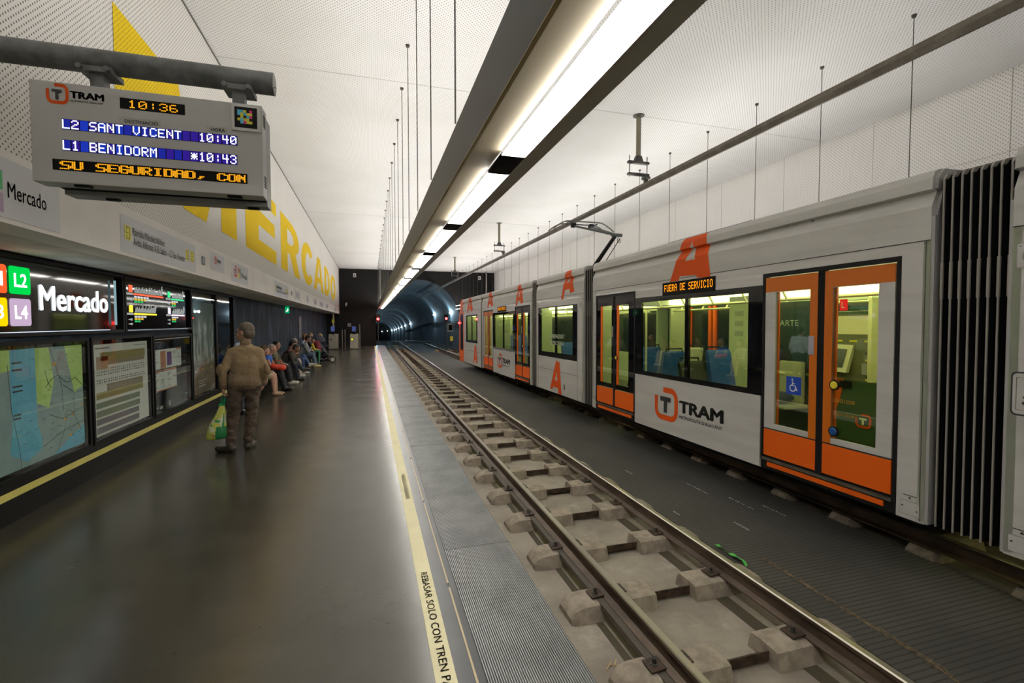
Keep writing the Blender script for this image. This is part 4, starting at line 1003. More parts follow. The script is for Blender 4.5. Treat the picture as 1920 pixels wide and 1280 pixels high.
w = MB(); w.text('GENERALITAT', (-.0045, 8.33, 1.33), -Y, Z, .86, .10, .012); w.text('VALENCIANA', (-.0045, 8.33, 1.17), -Y, Z, .82, .10, .012); w.build('white_lettering', mat('white_vinyl', (.75, .77, .72), .6), bB)
MB().box(-.004, 0, 7.40, 7.45, .16, .28).build('socket', M_dark, bB)
hatch(bB, 6.56, .12); w = MB(); w.lathe([(.07, -.004), (.07, .0)], (0, 6.58, 2.08), 'x'); w.build('speaker_grille', M_bodyg, bB)
# ---- car D (far end car)
roof(15.66, 19.6); shell(15.66, 19.6, (1, 0))
bD = panel('car_body', M_body, 15.66, 19.15, -.02, 2.306, [(16.33, 18.6, .92, 2.10)])
window_band(16.33, 18.6, .915, 2.10, [(16.5, 17.4, 1.02, 2.05), (17.45, 18.45, 1.02, 2.05)])
seam(bD, (15.9, 18.9, .55, .56)); decal_A(bD, A_loops(17.75, 2.22, 2.86, 1.2)); decal_A(bD, A_loops(16.7, .04, .84, .75))
w = MB(); w.prism([(.0, 19.15, -.02), (.0, 19.15, 2.306), (.0, 19.5, 2.88), (.0, 19.9, 2.8), (.0, 20.2, 2.2), (.0, 20.25, .1), (.0, 20.1, -.05)], (TW, 0, 0)); nose = w.build('nose', M_orange, tram)
MB().box(-.004, 0, 19.3, 19.95, .5, 2.2).build('cab_door', M_glossblack, nose); MB().box(-.006, 0, 19.3, 19.95, .05, .48).build('kick_panel', M_orange, nose)
for zz in (1.78,):
    w = MB(); w.ell((-.03, 20.12, zz), (.05, .06, .05)); w.build('tail_light', emi('tail_red', (1, .02, .02), 20), nose)
# ---- car in the right foreground
roof(-6.4, -.42); shell(-6.4, -.42)
b1 = panel('car_body', M_body, -6.4, -.42, .005, 2.306, [(-6.0, -1.5, .868, 2.1)])
window_band(-6.0, -1.5, .865, 2.105, [(-5.8, -3.8, .95, 2.05), (-3.7, -1.7, .95, 2.05)])
def rrect(s0, s1, z0, z1, r, n=5):
    out = []
    for cx, cz, a in ((s1 - r, z1 - r, 0), (s0 + r, z1 - r, 90), (s0 + r, z0 + r, 180), (s1 - r, z0 + r, 270)):
        out += [(cx + r * math.cos(math.radians(a + 90 * k / n)), cz + r * math.sin(math.radians(a + 90 * k / n))) for k in range(n + 1)]
    return out
w = MB(); w.prism([(-.003, s, z) for s, z in rrect(-.80, -.435, 1.0, 1.305, .03)], (.003, 0, 0)); fl = w.build('service_flap', M_dark, b1)
w = MB(); w.prism([(-.006, s, z) for s, z in rrect(-.79, -.447, 1.012, 1.293, .025)], (.003, 0, 0)); w.build('flap_cover', M_body, fl)
w = MB(); w.box(-.008, -.005, -.7, -.466, 1.04, 1.042); w.box(-.008, -.005, -.7, -.466, 1.263, 1.265); w.box(-.008, -.005, -.468, -.466, 1.04, 1.265); w.ell((-.007, -.51, 1.09), (.004, .012, .012)); w.ell((-.007, -.51, 1.13), (.004, .008, .008)); w.build('flap_lock', M_dark, fl)
w = MB(); w.prism([(-.003, s, z) for s, z in rrect(-.62, -.445, 2.02, 2.19, .01)], (.003, 0, 0)); sgp = w.build('speaker_plate', M_bodyg, b1)
w = MB(); w.prism([(-.005, s, z) for s, z in rrect(-.615, -.45, 2.025, 2.185, .01)], (.003, 0, 0)); w.build('plate_cover', M_body, sgp)
w = MB(); w.lathe([(.06, -.007), (.06, -.003)], (0, -.535, 2.10), 'x', 24); w.ell((-.006, -.465, 2.172), (.004, .007, .007)); w.build('speaker_grille', stripes('grille', (.35, .34, .32), (.1, .1, .1), 2, .008, .6), sgp)
hatch(b1, -.52, .10)
# ---- bellows between cars
def bellows(s0, s1, n, label=None):
    o_pts = []
    w = MB(); k2 = n * 2
    def loop(s, x):
        return [(x, s, .015 + .004 * math.sin(s * 40)), (x, s, 2.76), (x + .03, s, 2.805), (x + .12, s, 2.815), (TW - x, s, 2.815), (TW - x, s, .015)]
    R_ = [[w.bm.verts.new(p) for p in loop(s0 + (s1 - s0) * i / k2, .024 if i % 2 else .15)] for i in range(k2 + 1)]
    for A, B in zip(R_, R_[1:]):
        for k in range(5): w.bm.faces.new((A[k], A[k + 1], B[k + 1], B[k]))
    t = w.build('bellows', M_rubber, tram)
    for i in range(1, k2, 2):
        s = s0 + (s1 - s0) * i / k2; w = MB(); x = .018
        w.box(x, x + .012, s - .005, s + .005, .015, 2.77); w.box(x - .004, x + .012, s - .008, s + .008, 1.83, 2.12)
        w.prism([(x, s - .0075, 2.77), (x + .03, s - .0075, 2.77), (x + .12, s - .0075, 2.82), (x + .09, s - .0075, 2.825), (x + .03, s - .0075, 2.81)], (0, .015, 0))
        w.build('bellows_rib', M_rib, t)
    return t
bellows(-.425, .045, 8); bellows(6.0, 6.43, 5); bellows(9.28, 9.66, 5); bellows(15.46, 15.66, 3)
# end fairings next to the bellows
for s0, s1 in ((.06, .085), (6.40, 6.43), (9.28, 9.31), (15.42, 15.46), (-.42, -.40), (6.0, 6.03)):
    w = MB(); w.box(.004, .09, s0, s1, .01, 2.5); w.prism([(.03, s0, 2.5), (.085, s0, 2.70), (.03, s0, 2.715), (.035, s0, 2.80), (.1, s0, 2.875), (.3, s0, 2.875), (.3, s0, 2.5)], (0, s1 - s0, 0)); w.build('end_fairing', M_bodyg, tram)
# ---- far walls and furniture inside
farwall(.085, 6.0, [(1.97, 3.06), (3.14, 4.25)], [(.3, 1.75), (4.44, 5.85)]); farwall(6.43, 9.28, [(6.8, 8.9)]); farwall(9.66, 15.46, [(9.9, 11.2), (11.5, 13.8), (14.1, 15.3)]); farwall(15.66, 19.5, [(16.2, 18.5)])
MB().box(.05, TW - .05, 18.85, 18.92, .2, 2.2).build('cab_bulkhead', mat('cab_wall', (.30, .34, .26), .5), tram)
farwall(-6.4, -.42, [(-5.8, -2)])
def seat(s, x, face, m=None, top=1.30):
    """passenger seat; face=+1 looks toward larger s"""
    t = MB(); f_ = face
    t.prism([(x, s, .66), (x, s + f_ * .42, .64), (x, s + f_ * .44, .70), (x, s + f_ * .06, .72), (x, s - f_ * .06, top - .04), (x, s - f_ * .09, top), (x, s - f_ * .13, top - .03), (x, s - f_ * .05, .68)], (.42, 0, 0))
    o = t.build('seat', m or M_seat, tram, bevel=.008)
    w = MB(); w.tube([(x + .03, s - f_ * .11, top - .1), (x + .05, s - f_ * .12, top + .04), (x + .37, s - f_ * .12, top + .04), (x + .39, s - f_ * .11, top - .1)], .014, 8); w.build('grab_handle', M_black, o, smooth=True)
    MB().box(x + .06, x + .36, s - f_ * .02, s + f_ * .36 if f_ > 0 else s + .02, .2, .64).build('seat_base', mat('seat_base', (.30, .31, .27), .6), o) if f_ > 0 else MB().box(x + .06, x + .36, s - .36, s + .02, .2, .64).build('seat_base', mat('seat_base', (.30, .31, .27), .6), o)
    return o
seat(3.35, .62, -1, top=1.26); seat(3.35, .12, -1, top=1.10, m=mat('dark_seat', (.02, .025, .02), .6)); seat(2.75, 1.05, 1, top=1.3)
seat(5.0, 1.30, 1, top=1.22, m=mat('cream_seat', (.55, .55, .42), .5)); seat(4.7, .66, 1, top=1.18); seat(5.9, 1.0, 1, top=1.2)
seat(8.7, .5, -1, top=1.2); seat(7.9, 1.0, 1, top=1.2); seat(12.9, .4, -1); seat(13.6, .8, -1); seat(17.5, .5, -1)
w = MB(); w.tube([(1.0, 3.0, 1.25), (.98, 3.0, 1.45), (1.02, 2.96, 1.62), (.95, 2.95, 1.75), (.95, 2.95, 1.93)], .022, 10); w.tube([(.7, 5.2, .2), (.7, 5.2, 1.93)], .018, 8); w.tube([(.55, .75, .2), (.55, .75, 1.93)], .022, 8)
w.tube([(.7, 8.0, .2), (.7, 8.0, 1.93)], .018, 8); w.tube([(.5, 10.6, .2), (.5, 10.6, 1.93)], .018, 8); w.tube([(.5, 2.15, 1.05), (.6, 2.15, 1.05), (.6, 2.5, 1.05), (.5, 2.5, 1.05)], .015, 8); w.build('grab_pole', M_irail, tram, smooth=True)
w = MB(); w.box(TW - .14, TW - .11, 6.0, 6.43, .2, 2.1); w.build('bellows_liner', stripes('green_lit_folds', (.16, .24, .12), (.05, .08, .04), 1, .06, .6), tram)  # green of the lit bellows folds put into the stripe colours
w = MB(); w.box(1.5, 1.56, 3.55, 3.97, .2, 2.1); pz = w.build('partition', M_iwall, tram)
w = MB()
for zz in (1.78, 1.62, 1.46): w.box(1.494, 1.5, 3.66, 3.84, zz, zz + .08)
w.build('notices', mat('notice_grey', (.34, .36, .31), .6), pz)
# interior of the accessible bay: perch seat and dark bulkhead
w = MB(); w.box(1.2, 1.26, 2.15, 2.80, .2, 1.95); w.build('bulkhead', mat('dark_blue_green', (.02, .045, .055), .3), tram)
w = MB(); w.text('ARTE', (1.195, 2.66, 1.62), -Y, Z, .30, .08); w.build('pale_lettering', mat('pale_ink', (.4, .5, .48), .6), tram)
w = MB(); w.box(.75, 1.15, 2.15, 2.55, .55, .60); w.box(1.08, 1.15, 2.2, 2.55, .60, 1.15); w.build('folding_seat', mat('folding_seat', (.45, .46, .30), .5), tram, bevel=.02)
w = MB(); w.ell((.9, 2.35, .68), (.16, .15, .08)); w.build('seat_pad', mat('navy_pad', (.01, .03, .10), .6), tram, smooth=True)
w = MB(); w.tube([(.7, 2.1, 1.02), (.7, 2.75, 1.02)], .02, 8); w.build('grab_rail', M_irail, tram)
# ticket machine behind the right door leaf
mx = 1.25
tk = MB().box(mx, mx + .4, 1.08, 2.08, .22, 1.80).build('ticket_machine', mat('machine_green', (.035, .075, .03), .5), tram, bevel=.02)
MB().box(mx - .012, mx, 1.26, 2.06, .98, 1.76).build('control_panel', mat('olive_panel', (.13, .135, .075), .5), tk)
MB().box(mx - .02, mx, 1.32, 2.06, 1.52, 1.74).build('header_panel', mat('cream_header', (.72, .68, .45), .5), tk)
MB().prism([(mx - .006, 2.08, .98), (mx - .006, 1.75, .98), (mx - .006, 1.80, .72), (mx - .006, 1.98, .25), (mx - .006, 2.08, .25)], (.006, 0, 0)).build('orange_wedge', M_orange, tk)
w = MB(); w.prism([(mx - .10, 1.66, 1.06), (mx - .10, 2.02, 1.08), (mx - .04, 2.0, 1.40), (mx - .04, 1.62, 1.39)], (.05, 0, 0)); sc = w.build('screen_frame', mat('cream_frame', (.70, .68, .48), .5), tk)
w = MB(); w.prism([(mx - .098, 1.71, 1.12), (mx - .098, 1.97, 1.13), (mx - .060, 1.95, 1.35), (mx - .060, 1.68, 1.34)], (.004, 0, 0)); w.build('screen', mat('screen_dark', (.06, .065, .06), .15), sc)
w = MB()
for s, z, ww, hh in ((1.82, 1.44, .09, .02), (1.64, 1.44, .09, .02), (1.46, 1.44, .09, .02), (1.44, 1.22, .10, .02), (1.44, .99, .10, .02)): w.box(mx - .016, mx - .01, s - ww / 2, s + ww / 2, z - hh / 2, z + hh / 2)
w.build('yellow_marks', M_yellow, tk)
w = MB(); w.box(mx - .03, mx - .01, 1.40, 1.52, 1.05, 1.18); w.build('keypad', M_grey, tk)
w = MB(); w.box(mx - .02, mx - .0, 1.66, 1.80, .87, .95); w.box(mx - .016, mx - .01, 1.38, 1.50, 1.29, 1.31); w.box(mx - .016, mx - .01, 1.40, 1.48, 1.01, 1.04); w.box(mx - .016, mx - .01, 1.41, 1.46, 1.33, 1.38); w.build('coin_slot', M_black, tk)
tram_logo(tk, (mx - .008, 1.60, .42), -Y, Z, .16, False, mats=(M_orlogo, mat('cream_t', (.75, .75, .55), .5)))
w = MB(); w.box(mx - .3, mx - .2, 1.22, 1.26, 1.0, 1.93); w.build('grab_post', M_irail, tk)
o = MB().box(1.0, 1.02, 1.55, 1.63, 1.80, 1.93).build('line_plate', emi('red_plate', (.9, .02, .02), 1.2), tram)
w = MB(); w.text('L', (.998, 1.607, 1.83), -Y, Z, .035, .07, .02); w.build('lettering', M_white, o)
# stickers on the door glass
o = MB().box(-.002, .003, 1.245, 1.425, .895, 1.085).build('accessibility_sign', mat('sign_blue', (.0, .045, .40), .5), tram)
w = MB(); cx, cz = 1.335, .99
def qq(pts): w.prism([(-.004, cx - a * .09, cz + b * .09) for a, b in pts], (.002, 0, 0))
strip(w, [(.38 * math.cos(math.radians(a)) - .08, .38 * math.sin(math.radians(a)) - .28) for a in range(100, 371, 18)], .12, (-.004, cx, cz), -Y * .09, Z * .09)
strip(w, [(-.12, .52), (-.10, .0), (.28, -.02), (.46, -.52), (.58, -.48)], .13, (-.004, cx, cz), -Y * .09, Z * .09)
strip(w, [(-.1, .25), (.2, .25)], .1, (-.004, cx, cz), -Y * .09, Z * .09); w.ell((-.004, cx + .012, cz + .063), (.001, .011, .011))
w.build('wheelchair_symbol', mat('sign_white', (.8, .8, .78), .5), o)
w = MB(); w.text('DEIXEU EIXIR', (.010, .90, .885), -Y, Z, .22, .035, .004); w.text('DEJEN SALIR', (.010, .90, .755), -Y, Z, .22, .035, .004); w.build('door_lettering', mat('amber_ink', (.70, .33, .03), .5), tram)
MB().box(-.002, .004, 1.105, 1.165, 1.33, 1.52).build('sticker', mat('grey_violet', (.30, .28, .33), .5), tram)
for s in (2.2, 3.9, 7.2, 8.5, 11.7, 13.4, 16.8, 18.2, -3.4, -1.8):
    for x in (.623, 1.677):
        w = MB(); w.lathe([(.27, -.055), (.275, .03), (.295, .03), (.295, .045), (.12, .05), (.10, .08)] if x < 1 else [(.10, -.08), (.12, -.05), (.295, -.045), (.295, -.03), (.275, -.03), (.27, .055)], (x, s, -.005 + .0081 * (s + 0)), 'x', 24); w.build('wheel', M_under, tram, smooth=True)
# ---- pantograph
pg = MB().box(.45, .85, 6.9, 7.5, 2.88, 2.95).build('pantograph', M_black, tram)
w = MB(); w.tube([(.62, 7.25, 2.93), (.62, 6.22, 3.49)], [.05, .042], 10); w.build('lower_arm', M_black, pg, smooth=True)
w = MB(); w.tube([(.74, 7.05, 2.93), (.74, 6.28, 3.42)], .010, 6); w.tube([(.66, 6.2, 3.44), (.66, 6.12, 3.40), (.66, 6.11, 3.33), (.66, 6.2, 3.34), (.66, 6.22, 3.42)], .008, 6); w.build('control_rod', M_black, pg)
w = MB(); w.tube([(.60, 6.18, 3.49), (.42, 7.85, 4.0)], .024, 8); w.tube([(.64, 6.18, 3.49), (.86, 7.85, 4.0)], .024, 8); w.tube([(.5, 6.18, 3.49), (.74, 6.18, 3.49)], .035, 8); w.build('upper_arm', mat('arm_green', (.03, .035, .028), .5, .3), pg, smooth=True)
for ds in (-.16, .16):
    pth = [(.64 + u, 7.9 + ds, 4.085 - (.0 if abs(u) < .42 else .9 * (abs(u) - .42) ** 1.5)) for u in [-.78 + 1.56 * k / 20 for k in range(21)]]
    w = MB(); w.tube(pth, .016, 8); w.build('collector_strip', M_gun, pg, smooth=True)
w = MB(); w.tube([(.30, 7.74, 4.05), (.30, 8.06, 4.05)], .015, 6); w.tube([(.98, 7.74, 4.05), (.98, 8.06, 4.05)], .015, 6); w.box(.36, .46, 7.8, 7.9, 3.96, 4.06); w.box(.82, .92, 7.8, 7.9, 3.96, 4.06); w.build('head_frame', M_black, pg)
# ================================================================== PIXEL -> SURFACE (only to read positions off flat walls)
def ray(px, py): return Rm @ Vector((px - 960, -(py - 640), -Fp))
CAMP = Vector((0, 0, 1.65))
def onx(px, py, x): r = ray(px, py); return CAMP + r * (x / r.x)
def ony(px, py, y): r = ray(px, py); return CAMP + r * (y / r.y)
# ================================================================== DEPARTURE BOARD
YS = 3.0
t = thing('support_pipe', 'thick galvanised pipe sticking out from the left wall above the departure board', 'pipe', (XU, YS + .13, 3.045))
w = MB(); w.tube([(0, 0, 0), (1.515, 0, 0)], .062, 24); w.build('pipe', M_galv, t, smooth=True)
w = MB(); w.lathe([(.062, 1.517), (.052, 1.519)], (0, 0, 0), 'x', 24); w.tube([(1.522, -.03, -.03), (1.522, .02, -.01)], .004, 5); w.build('end_cap', mat('galv_cap', (.2, .2, .18), .6, .4), t)
bd = thing('departure_board', 'grey departure board with lit destinations hanging from the pipe', 'departure board', (-1.09, YS, 2.36))
MB().box(-1.615, -.568, YS, YS + .11, 2.36, 2.862).build('housing', mat('board_grey', (.52, .51, .49), .5), bd, bevel=.004, world=True)
MB().box(-1.56, -.575, YS + .15, YS + .26, 2.335, 2.85).build('rear_housing', mat('board_grey_dark', (.34, .34, .33), .5), bd, bevel=.004, world=True)
MB().box(-1.56, -.58, YS + .11, YS + .15, 2.36, 2.84).build('seam', M_matteblack, bd, world=True)
w = MB()
for x in (-1.42, -.72):
    w.box(x - .035, x + .035, YS + .02, YS + .05, 2.349, 2.362)
    w.box(x + .03, x + .09, YS + .18, YS + .21, 2.324, 2.337)
w.build('latch', M_black, bd, world=True)
w = MB()
for z in (2.42, 2.76):
    for k in range(5): w.box(-.5685, -.566, YS + .03, YS + .08, z + k * .014, z + k * .014 + .006)
w.build('vent_slots', M_matteblack, bd, world=True)
for x in (-1.37, -.705):
    w = MB(); w.box(x - .03, x + .03, YS + .085, YS + .15, 2.85, 2.99); b = w.build('bracket', M_galv, bd, world=True)
    w = MB(); w.box(x - .075, x + .075, YS + .06, YS + .20, 2.965, 2.992); w.tube([(x - .06, YS + .06, 2.978), (x - .06, YS + .04, 2.978)], .014, 8); w.tube([(x + .06, YS + .06, 2.978), (x + .06, YS + .04, 2.978)], .014, 8); w.build('clamp_plate', M_galv, b, world=True)
yf = YS - .002
F = lambda a, b: ony(40 + a / 4, 130 + b / 4, YS)
def frect(a0, b0, a1, b1): p, q = F(a0, b0), F(a1, b1); return p.x, q.x, q.z, p.z
def face_rect(name, m, x0, x1, z0, z1, dd=.001, parent=bd, world=True):
    return MB().box(x0, x1, YS - dd, YS, z0, z1).build(name, m, parent, world=world)
tram_logo(bd, (F(186, 200).x, yf, F(200, 252).z), X, Z, .098, wscale=.80, world=True)
x0, x1, z0, z1 = frect(738, 210, 1228, 345); ck = face_rect('clock_display', M_matteblack, x0, x1, z0, z1)
M_led = emi('led_amber', (1., .40, .012), 1.15); M_ledw = emi('led_white', (.86, .90, 1.), 1.25)
xa, xb = F(800, 250).x, F(1182, 300).x
w = MB(); dots(w, '10:36', (xa, yf, z0 + .008), X, Z, (xb - xa) / 29.5, (z1 - z0 - .016) / 7.0, .84); w.build('amber_digits', M_led, ck, world=True)
for nm, a0, b0, a1, b1, s in (('word', 775, 378, 1027, 425, 'DESTINACIÓ'), ('word', 1422, 440, 1530, 475, 'HORA')):
    p, q = F(a0, b0), F(a1, b1)
    o = MB().box(p.x - .025, q.x + .012, YS - .0006, YS, q.z - .006, q.z + .03).build('word_plate', mat('plate_strip', (.46, .45, .42), .6), bd, world=True)
    w = MB(); w.text(s, (p.x, yf, q.z), X, Z, q.x - p.x, .022 if s != 'HORA' else .02, .015); w.build('lettering', M_dark, o, world=True)
M_cell = [emi('cell_blue%d' % i, c, e) for i, (c, e) in enumerate((((.012, .018, .30), .9), ((.03, .012, .28), .8), ((.01, .03, .42), .95)))]
for s, (a0, b0, a1, b1) in (('L2 SANT VICENT  10:40', (302, 368, 1622, 578)), ('L1 BENIDORM    *10:43', (306, 524, 1622, 717))):
    x0, x1, z0, z1 = frect(a0, b0, a1, b1)
    zt_ = F(a0, b0).z; zb_2 = F(a0, b0 + (80 if s[1] == '2' else 84)).z
    row = face_rect('destination_row', M_matteblack, x0, x1, zb_2, zt_)
    cw = (x1 - x0) / 21
    w = MB()
    for i in range(21):
        w.mi = (i * 7 // 5) % 3 if i < 14 else 1; a = x0 + i * cw + cw * .05
        w.face([(a, YS - .0018, zb_2 + .002), (a + cw * .88, YS - .0018, zb_2 + .002), (a + cw * .88, YS - .0018, zt_ - .002), (a, YS - .0018, zt_ - .002)])
    w.build('blue_cell', M_cell, row, world=True)
    w = MB(); dots(w, s, (x0 + cw * .06, YS - .003, zb_2 + .004), X, Z, cw / 6.0, (zt_ - zb_2 - .008) / 7., 1.0); w.build('white_digits', M_ledw, row, world=True)
x0, x1, z0, z1 = frect(233, 668, 1697, 860); zt_ = F(233, 668).z; zb_2 = F(233, 751).z
row = face_rect('message_row', M_matteblack, x0, x1, zb_2, zt_)
w = MB(); dots(w, 'SU SEGURIDAD, CON', (x0 + .030, yf, zb_2 + .007), X, Z, (x1 - x0 - .034) / 101.5, (zt_ - zb_2 - .014) / 7., .80); dots(w, 'SU SEGURIDAD, CON', (x0 + .030 + .0085, yf - .0004, zb_2 + .007), X, Z, (x1 - x0 - .034) / 101.5, (zt_ - zb_2 - .014) / 7., .80, clip=x1 - x0 - .046)
w.build('amber_letters', M_led, row, world=True)
x0, x1, z0, z1 = frect(1578, 258, 1797, 480); zt_ = F(1578, 258).z; z0 = zt_ - (x1 - x0) * 1.0
cp = MB().box(x0, x1, YS - .008, YS, z0, zt_).build('colour_code_plate', M_white, bd, world=True)
MB().box(x0 + .014, x1 - .016, YS - .009, YS - .008, z0 + .016, zt_ - .014).build('black_square', M_black, cp, world=True)
CC = ['CCY.M', 'CYCYY', '.YBCM', 'YCYYB', '.CMYY']; cm = {'C': (.05, .50, .75), 'M': (.78, .02, .22), 'Y': (.80, .70, .04)}
w = MB(); cl = {'C': 0, 'M': 1, 'Y': 2}
for r, row_ in enumerate(CC):
    for c, ch in enumerate(row_):
        if ch in cl:
            w.mi = cl[ch]; a = x0 + .028 + c * .0148; b = zt_ - .03 - (r + 1) * .0148
            w.face([(a, YS - .0095, b), (a + .0148, YS - .0095, b), (a + .0148, YS - .0095, b + .0148), (a, YS - .0095, b + .0148)])
w.build('colour_tiles', [mat('tile_' + k, v, .5) for k, v in cm.items()], cp, world=True)
# ================================================================== STICKERS ON THE CREAM BAND
M_plate = mat('pale_grey_vinyl', (.60, .60, .62), .5); M_yel = mat('sign_yellow', (.78, .70, .03), .5); M_txt = mat('sign_ink', (.06, .058, .056), .6)
def plate(lab, y0, y1, z0=2.262, z1=2.60, name='wayfinding_sign', m=None):
    o = MB().box(XU, XU + .003, y0, y1, z0, z1).build(name, m or M_plate); tag(o, lab, 'sign'); return o
XT = XU + .0045
def wtext(w, s, y0, y1, z0, z1, b=.0): w.text(s, (XT, y0, z0), Y, Z, y1 - y0, z1 - z0, b)
o = plate('pale wall panel reading Mercado with green and lilac line squares, at the left edge', 2.9, 4.05, 2.262, 2.61)
w = MB(); wtext(w, 'Mercado', 3.56, 3.91, 2.383, 2.478, .006); w.build('lettering', M_txt, o)
for (a, b, z0, z1, c) in ((3.36, 3.52, 2.42, 2.53, (.02, .40, .09)), (3.36, 3.52, 2.29, 2.40, (.42, .30, .44)), (3.18, 3.34, 2.42, 2.53, (.7, .06, .03)), (3.18, 3.34, 2.29, 2.40, (.75, .6, .02))):
    MB().box(XU + .003, XT, a, b, z0, z1).build('line_square', mat('linesq%.2f' % c[0], c, .5), o)
def rambla(lab, y0, k):
    o = plate(lab, y0, y0 + 1.82 * k, 2.262, 2.583); q = lambda y: y0 + (y - 4.885) * k
    w = MB(); wtext(w, 'Rambla Méndez Núñez', q(5.10), q(5.79), 2.432, 2.500, .004); wtext(w, 'Avda. Alfonso X El Sabio – C/ San Vicente', q(5.105), q(6.34), 2.344, 2.415, .004); w.build('lettering', M_txt, o)
    for a, b, nm in ((4.95, 5.07, 'exit'), (6.385, 6.48, 'stairs'), (6.53, 6.65, 'exit')):
        p = MB().box(XU + .003, XT, q(a), q(b), 2.375, 2.50).build('yellow_pictogram', M_yel, o)
        w = MB(); c = (a + b) / 2; xx = XT + .001
        if nm == 'exit':
            for (u0, u1, v0, v1) in ((c - .03, c + .035, 2.485, 2.491), (c - .03, c + .035, 2.386, 2.392), (c + .029, c + .035, 2.386, 2.491), (c - .03, c - .024, 2.46, 2.491), (c - .03, c - .024, 2.386, 2.415), (c - .05, c + .01, 2.436, 2.441)): w.box(XT, xx, q(u0), q(u1), v0, v1)
        else:
            for k2 in range(4): w.box(XT, xx, q(c - .03), q(c + .03), 2.39 + k2 * .028, 2.40 + k2 * .028)
        w.build('pictogram', M_txt, p)
rambla('pale wall panel with street names and yellow exit pictograms, nearest of the two', 4.885, 1.0)
rambla('smaller-looking panel with street names and yellow pictograms farther along the band', 11.74, 1.0)
def pict(lab, y0, y1):
    o = plate(lab, y0, y1, 2.384, 2.492, 'pictogram_sign', mat('dark_green_plate', (.03, .07, .05), .5)); c = (y0 + y1) / 2
    w = MB(); w.ell((XT, c, 2.47), (.001, .012, .012)); w.box(XU + .003, XT, c - .02, c + .03, 2.44, 2.455); w.box(XU + .003, XT, c - .035, c - .01, 2.40, 2.44); w.box(XU + .003, XT, c + .01, c + .03, 2.40, 2.43); w.build('pictogram', M_white, o)
pict('small dark square pictogram between the street name panel and the tram logo panel', 6.93, 7.055); pict('small dark pictogram just right of the second street name panel', 14.07, 14.25)
o = plate('pale square panel with the small orange and black tram logo', 7.29, 7.90, 2.365, 2.605); tram_logo(o, (XT, 7.42, 2.455), Y, Z, .10)
def merc(lab, y0, y1):
    o = plate(lab, y0, y1, 2.29, 2.588); k = (y1 - y0) / 1.04; q = lambda y: y0 + (y - 8.28) * k
    tram_logo(o, (XT, q(8.40), 2.37), Y, Z, .17, False)
    for i, c in enumerate(((.55, .06, .03), (.03, .35, .09), (.7, .5, .03), (.45, .35, .46))):
        MB().box(XU + .003, XT, q(8.66 + .09 * (i % 2)), q(8.74 + .09 * (i % 2)), 2.45 - .09 * (i // 2), 2.53 - .09 * (i // 2)).build('line_square', mat('linesq2%.2f' % c[0], c, .5), o)
    w = MB(); wtext(w, 'Mercado', q(8.87), q(9.24), 2.38, 2.47, .004); w.build('lettering', M_txt, o)
merc('pale panel with tram emblem, four line squares and Mercado, under the yellow E', 8.28, 9.32)
for y0, y1, lab in ((14.76, 15.78, 'fourth pale panel of the far row on the band, under the yellow R'), (17.33, 17.86, 'narrow pale panel with small logo under the yellow C'), (19.42, 20.48, 'pale panel with small print left of the yellow A'), (21.7, 23.4, 'wider pale panel with small print under the yellow A'), (24.62, 25.9, 'pale panel with small print under the yellow D'), (30.5, 31.6, 'last small pale panel on the band under the yellow O')):
    o = plate(lab, y0, y1, 2.31, 2.575); w = MB(); k = y1 - y0
    for i in range(3): w.box(XU + .003, XT, y0 + .15 * k, y0 + (.85 - .1 * i) * k, 2.38 + .045 * i, 2.40 + .045 * i)
    w.build('small_print', mat('print_grey', (.20, .17, .17), .6), o)
# ================================================================== LOWER WALL: LIT SIGNS AND DISPLAY CASES
XF = XW + .03
M_pane = mat('case_glass_black', (.007, .007, .008), .05, spec=.9)
M_lgl = glass('case_glass', (.93, .95, .93), .012, .01, .10)
def case(name, lab, cat, y0, y1, z0, z1, glassy=True, inner=None, fr=.035):
    t = thing(name, lab, cat, (XW, (y0 + y1) / 2, z0))
    w = MB()
    for a, b, c, e in rects(y0, y1, z0, z1, [(y0 + fr, y1 - fr, z0 + fr, z1 - fr)]): w.box(XW + .004, XF + .022, a, b, c, e)
    w.build('frame', M_black, t, world=True)
    MB().box(XW + .002, XW + .012, y0 + fr, y1 - fr, z0 + fr, z1 - fr).build('back_panel', inner or M_pane, t, world=True)
    if glassy: MB().box(XF + .010, XF + .014, y0 + fr, y1 - fr, z0 + fr, z1 - fr).build('glass_pane', M_lgl, t, world=True)
    return t
XQ = XW + .014
def sheet(t, name, m, y0, y1, z0, z1, dx=0.): return MB().box(XW + .0125, XQ + dx, y0, y1, z0, z1).build(name, m, t, world=True)
def bars(t, name, m, lst, dx=.002):
    w = MB()
    for y0, y1, z0, z1 in lst: w.box(XQ, XQ + dx, y0, y1, z0, z1)
    return w.build(name, m, t, world=True)
# 1 lit station name sign
t = case('station_name_sign', 'black backlit station sign with white Mercado and coloured line tiles', 'sign', 2.4, 6.79, 1.53, 2.215, False)
M_wl = emi('lit_white', (.90, .97, 1.), 3.2)
def tile(s, c, y0, z0, e=1.1):
    w = MB(); w.prism([(XQ, y, z) for y, z in rrect(y0, y0 + .245, z0, z0 + .232, .025)], (.008, 0, 0)); o = w.build('line_tile', emi('tile' + s, c, e), t, world=True)
    w = MB(); w.text(s, (XQ + .009, y0 + .045, z0 + .06), Y, Z, .155, .115, .02); w.build('lettering', M_wl, o, world=True)
tile('L2', (.0, .62, .06), 4.963, 1.888); tile('L4', (.58, .42, .60), 4.958, 1.618, .95); tile('L1', (.95, .10, .02), 4.68, 1.888); tile('L3', (1., .65, .0), 4.675, 1.618)
w = MB(); w.text('Mercado', (XQ + .004, 5.33, 1.757), Y, Z, 1.165, .232, .018); w.build('lettering', M_wl, t, world=True)
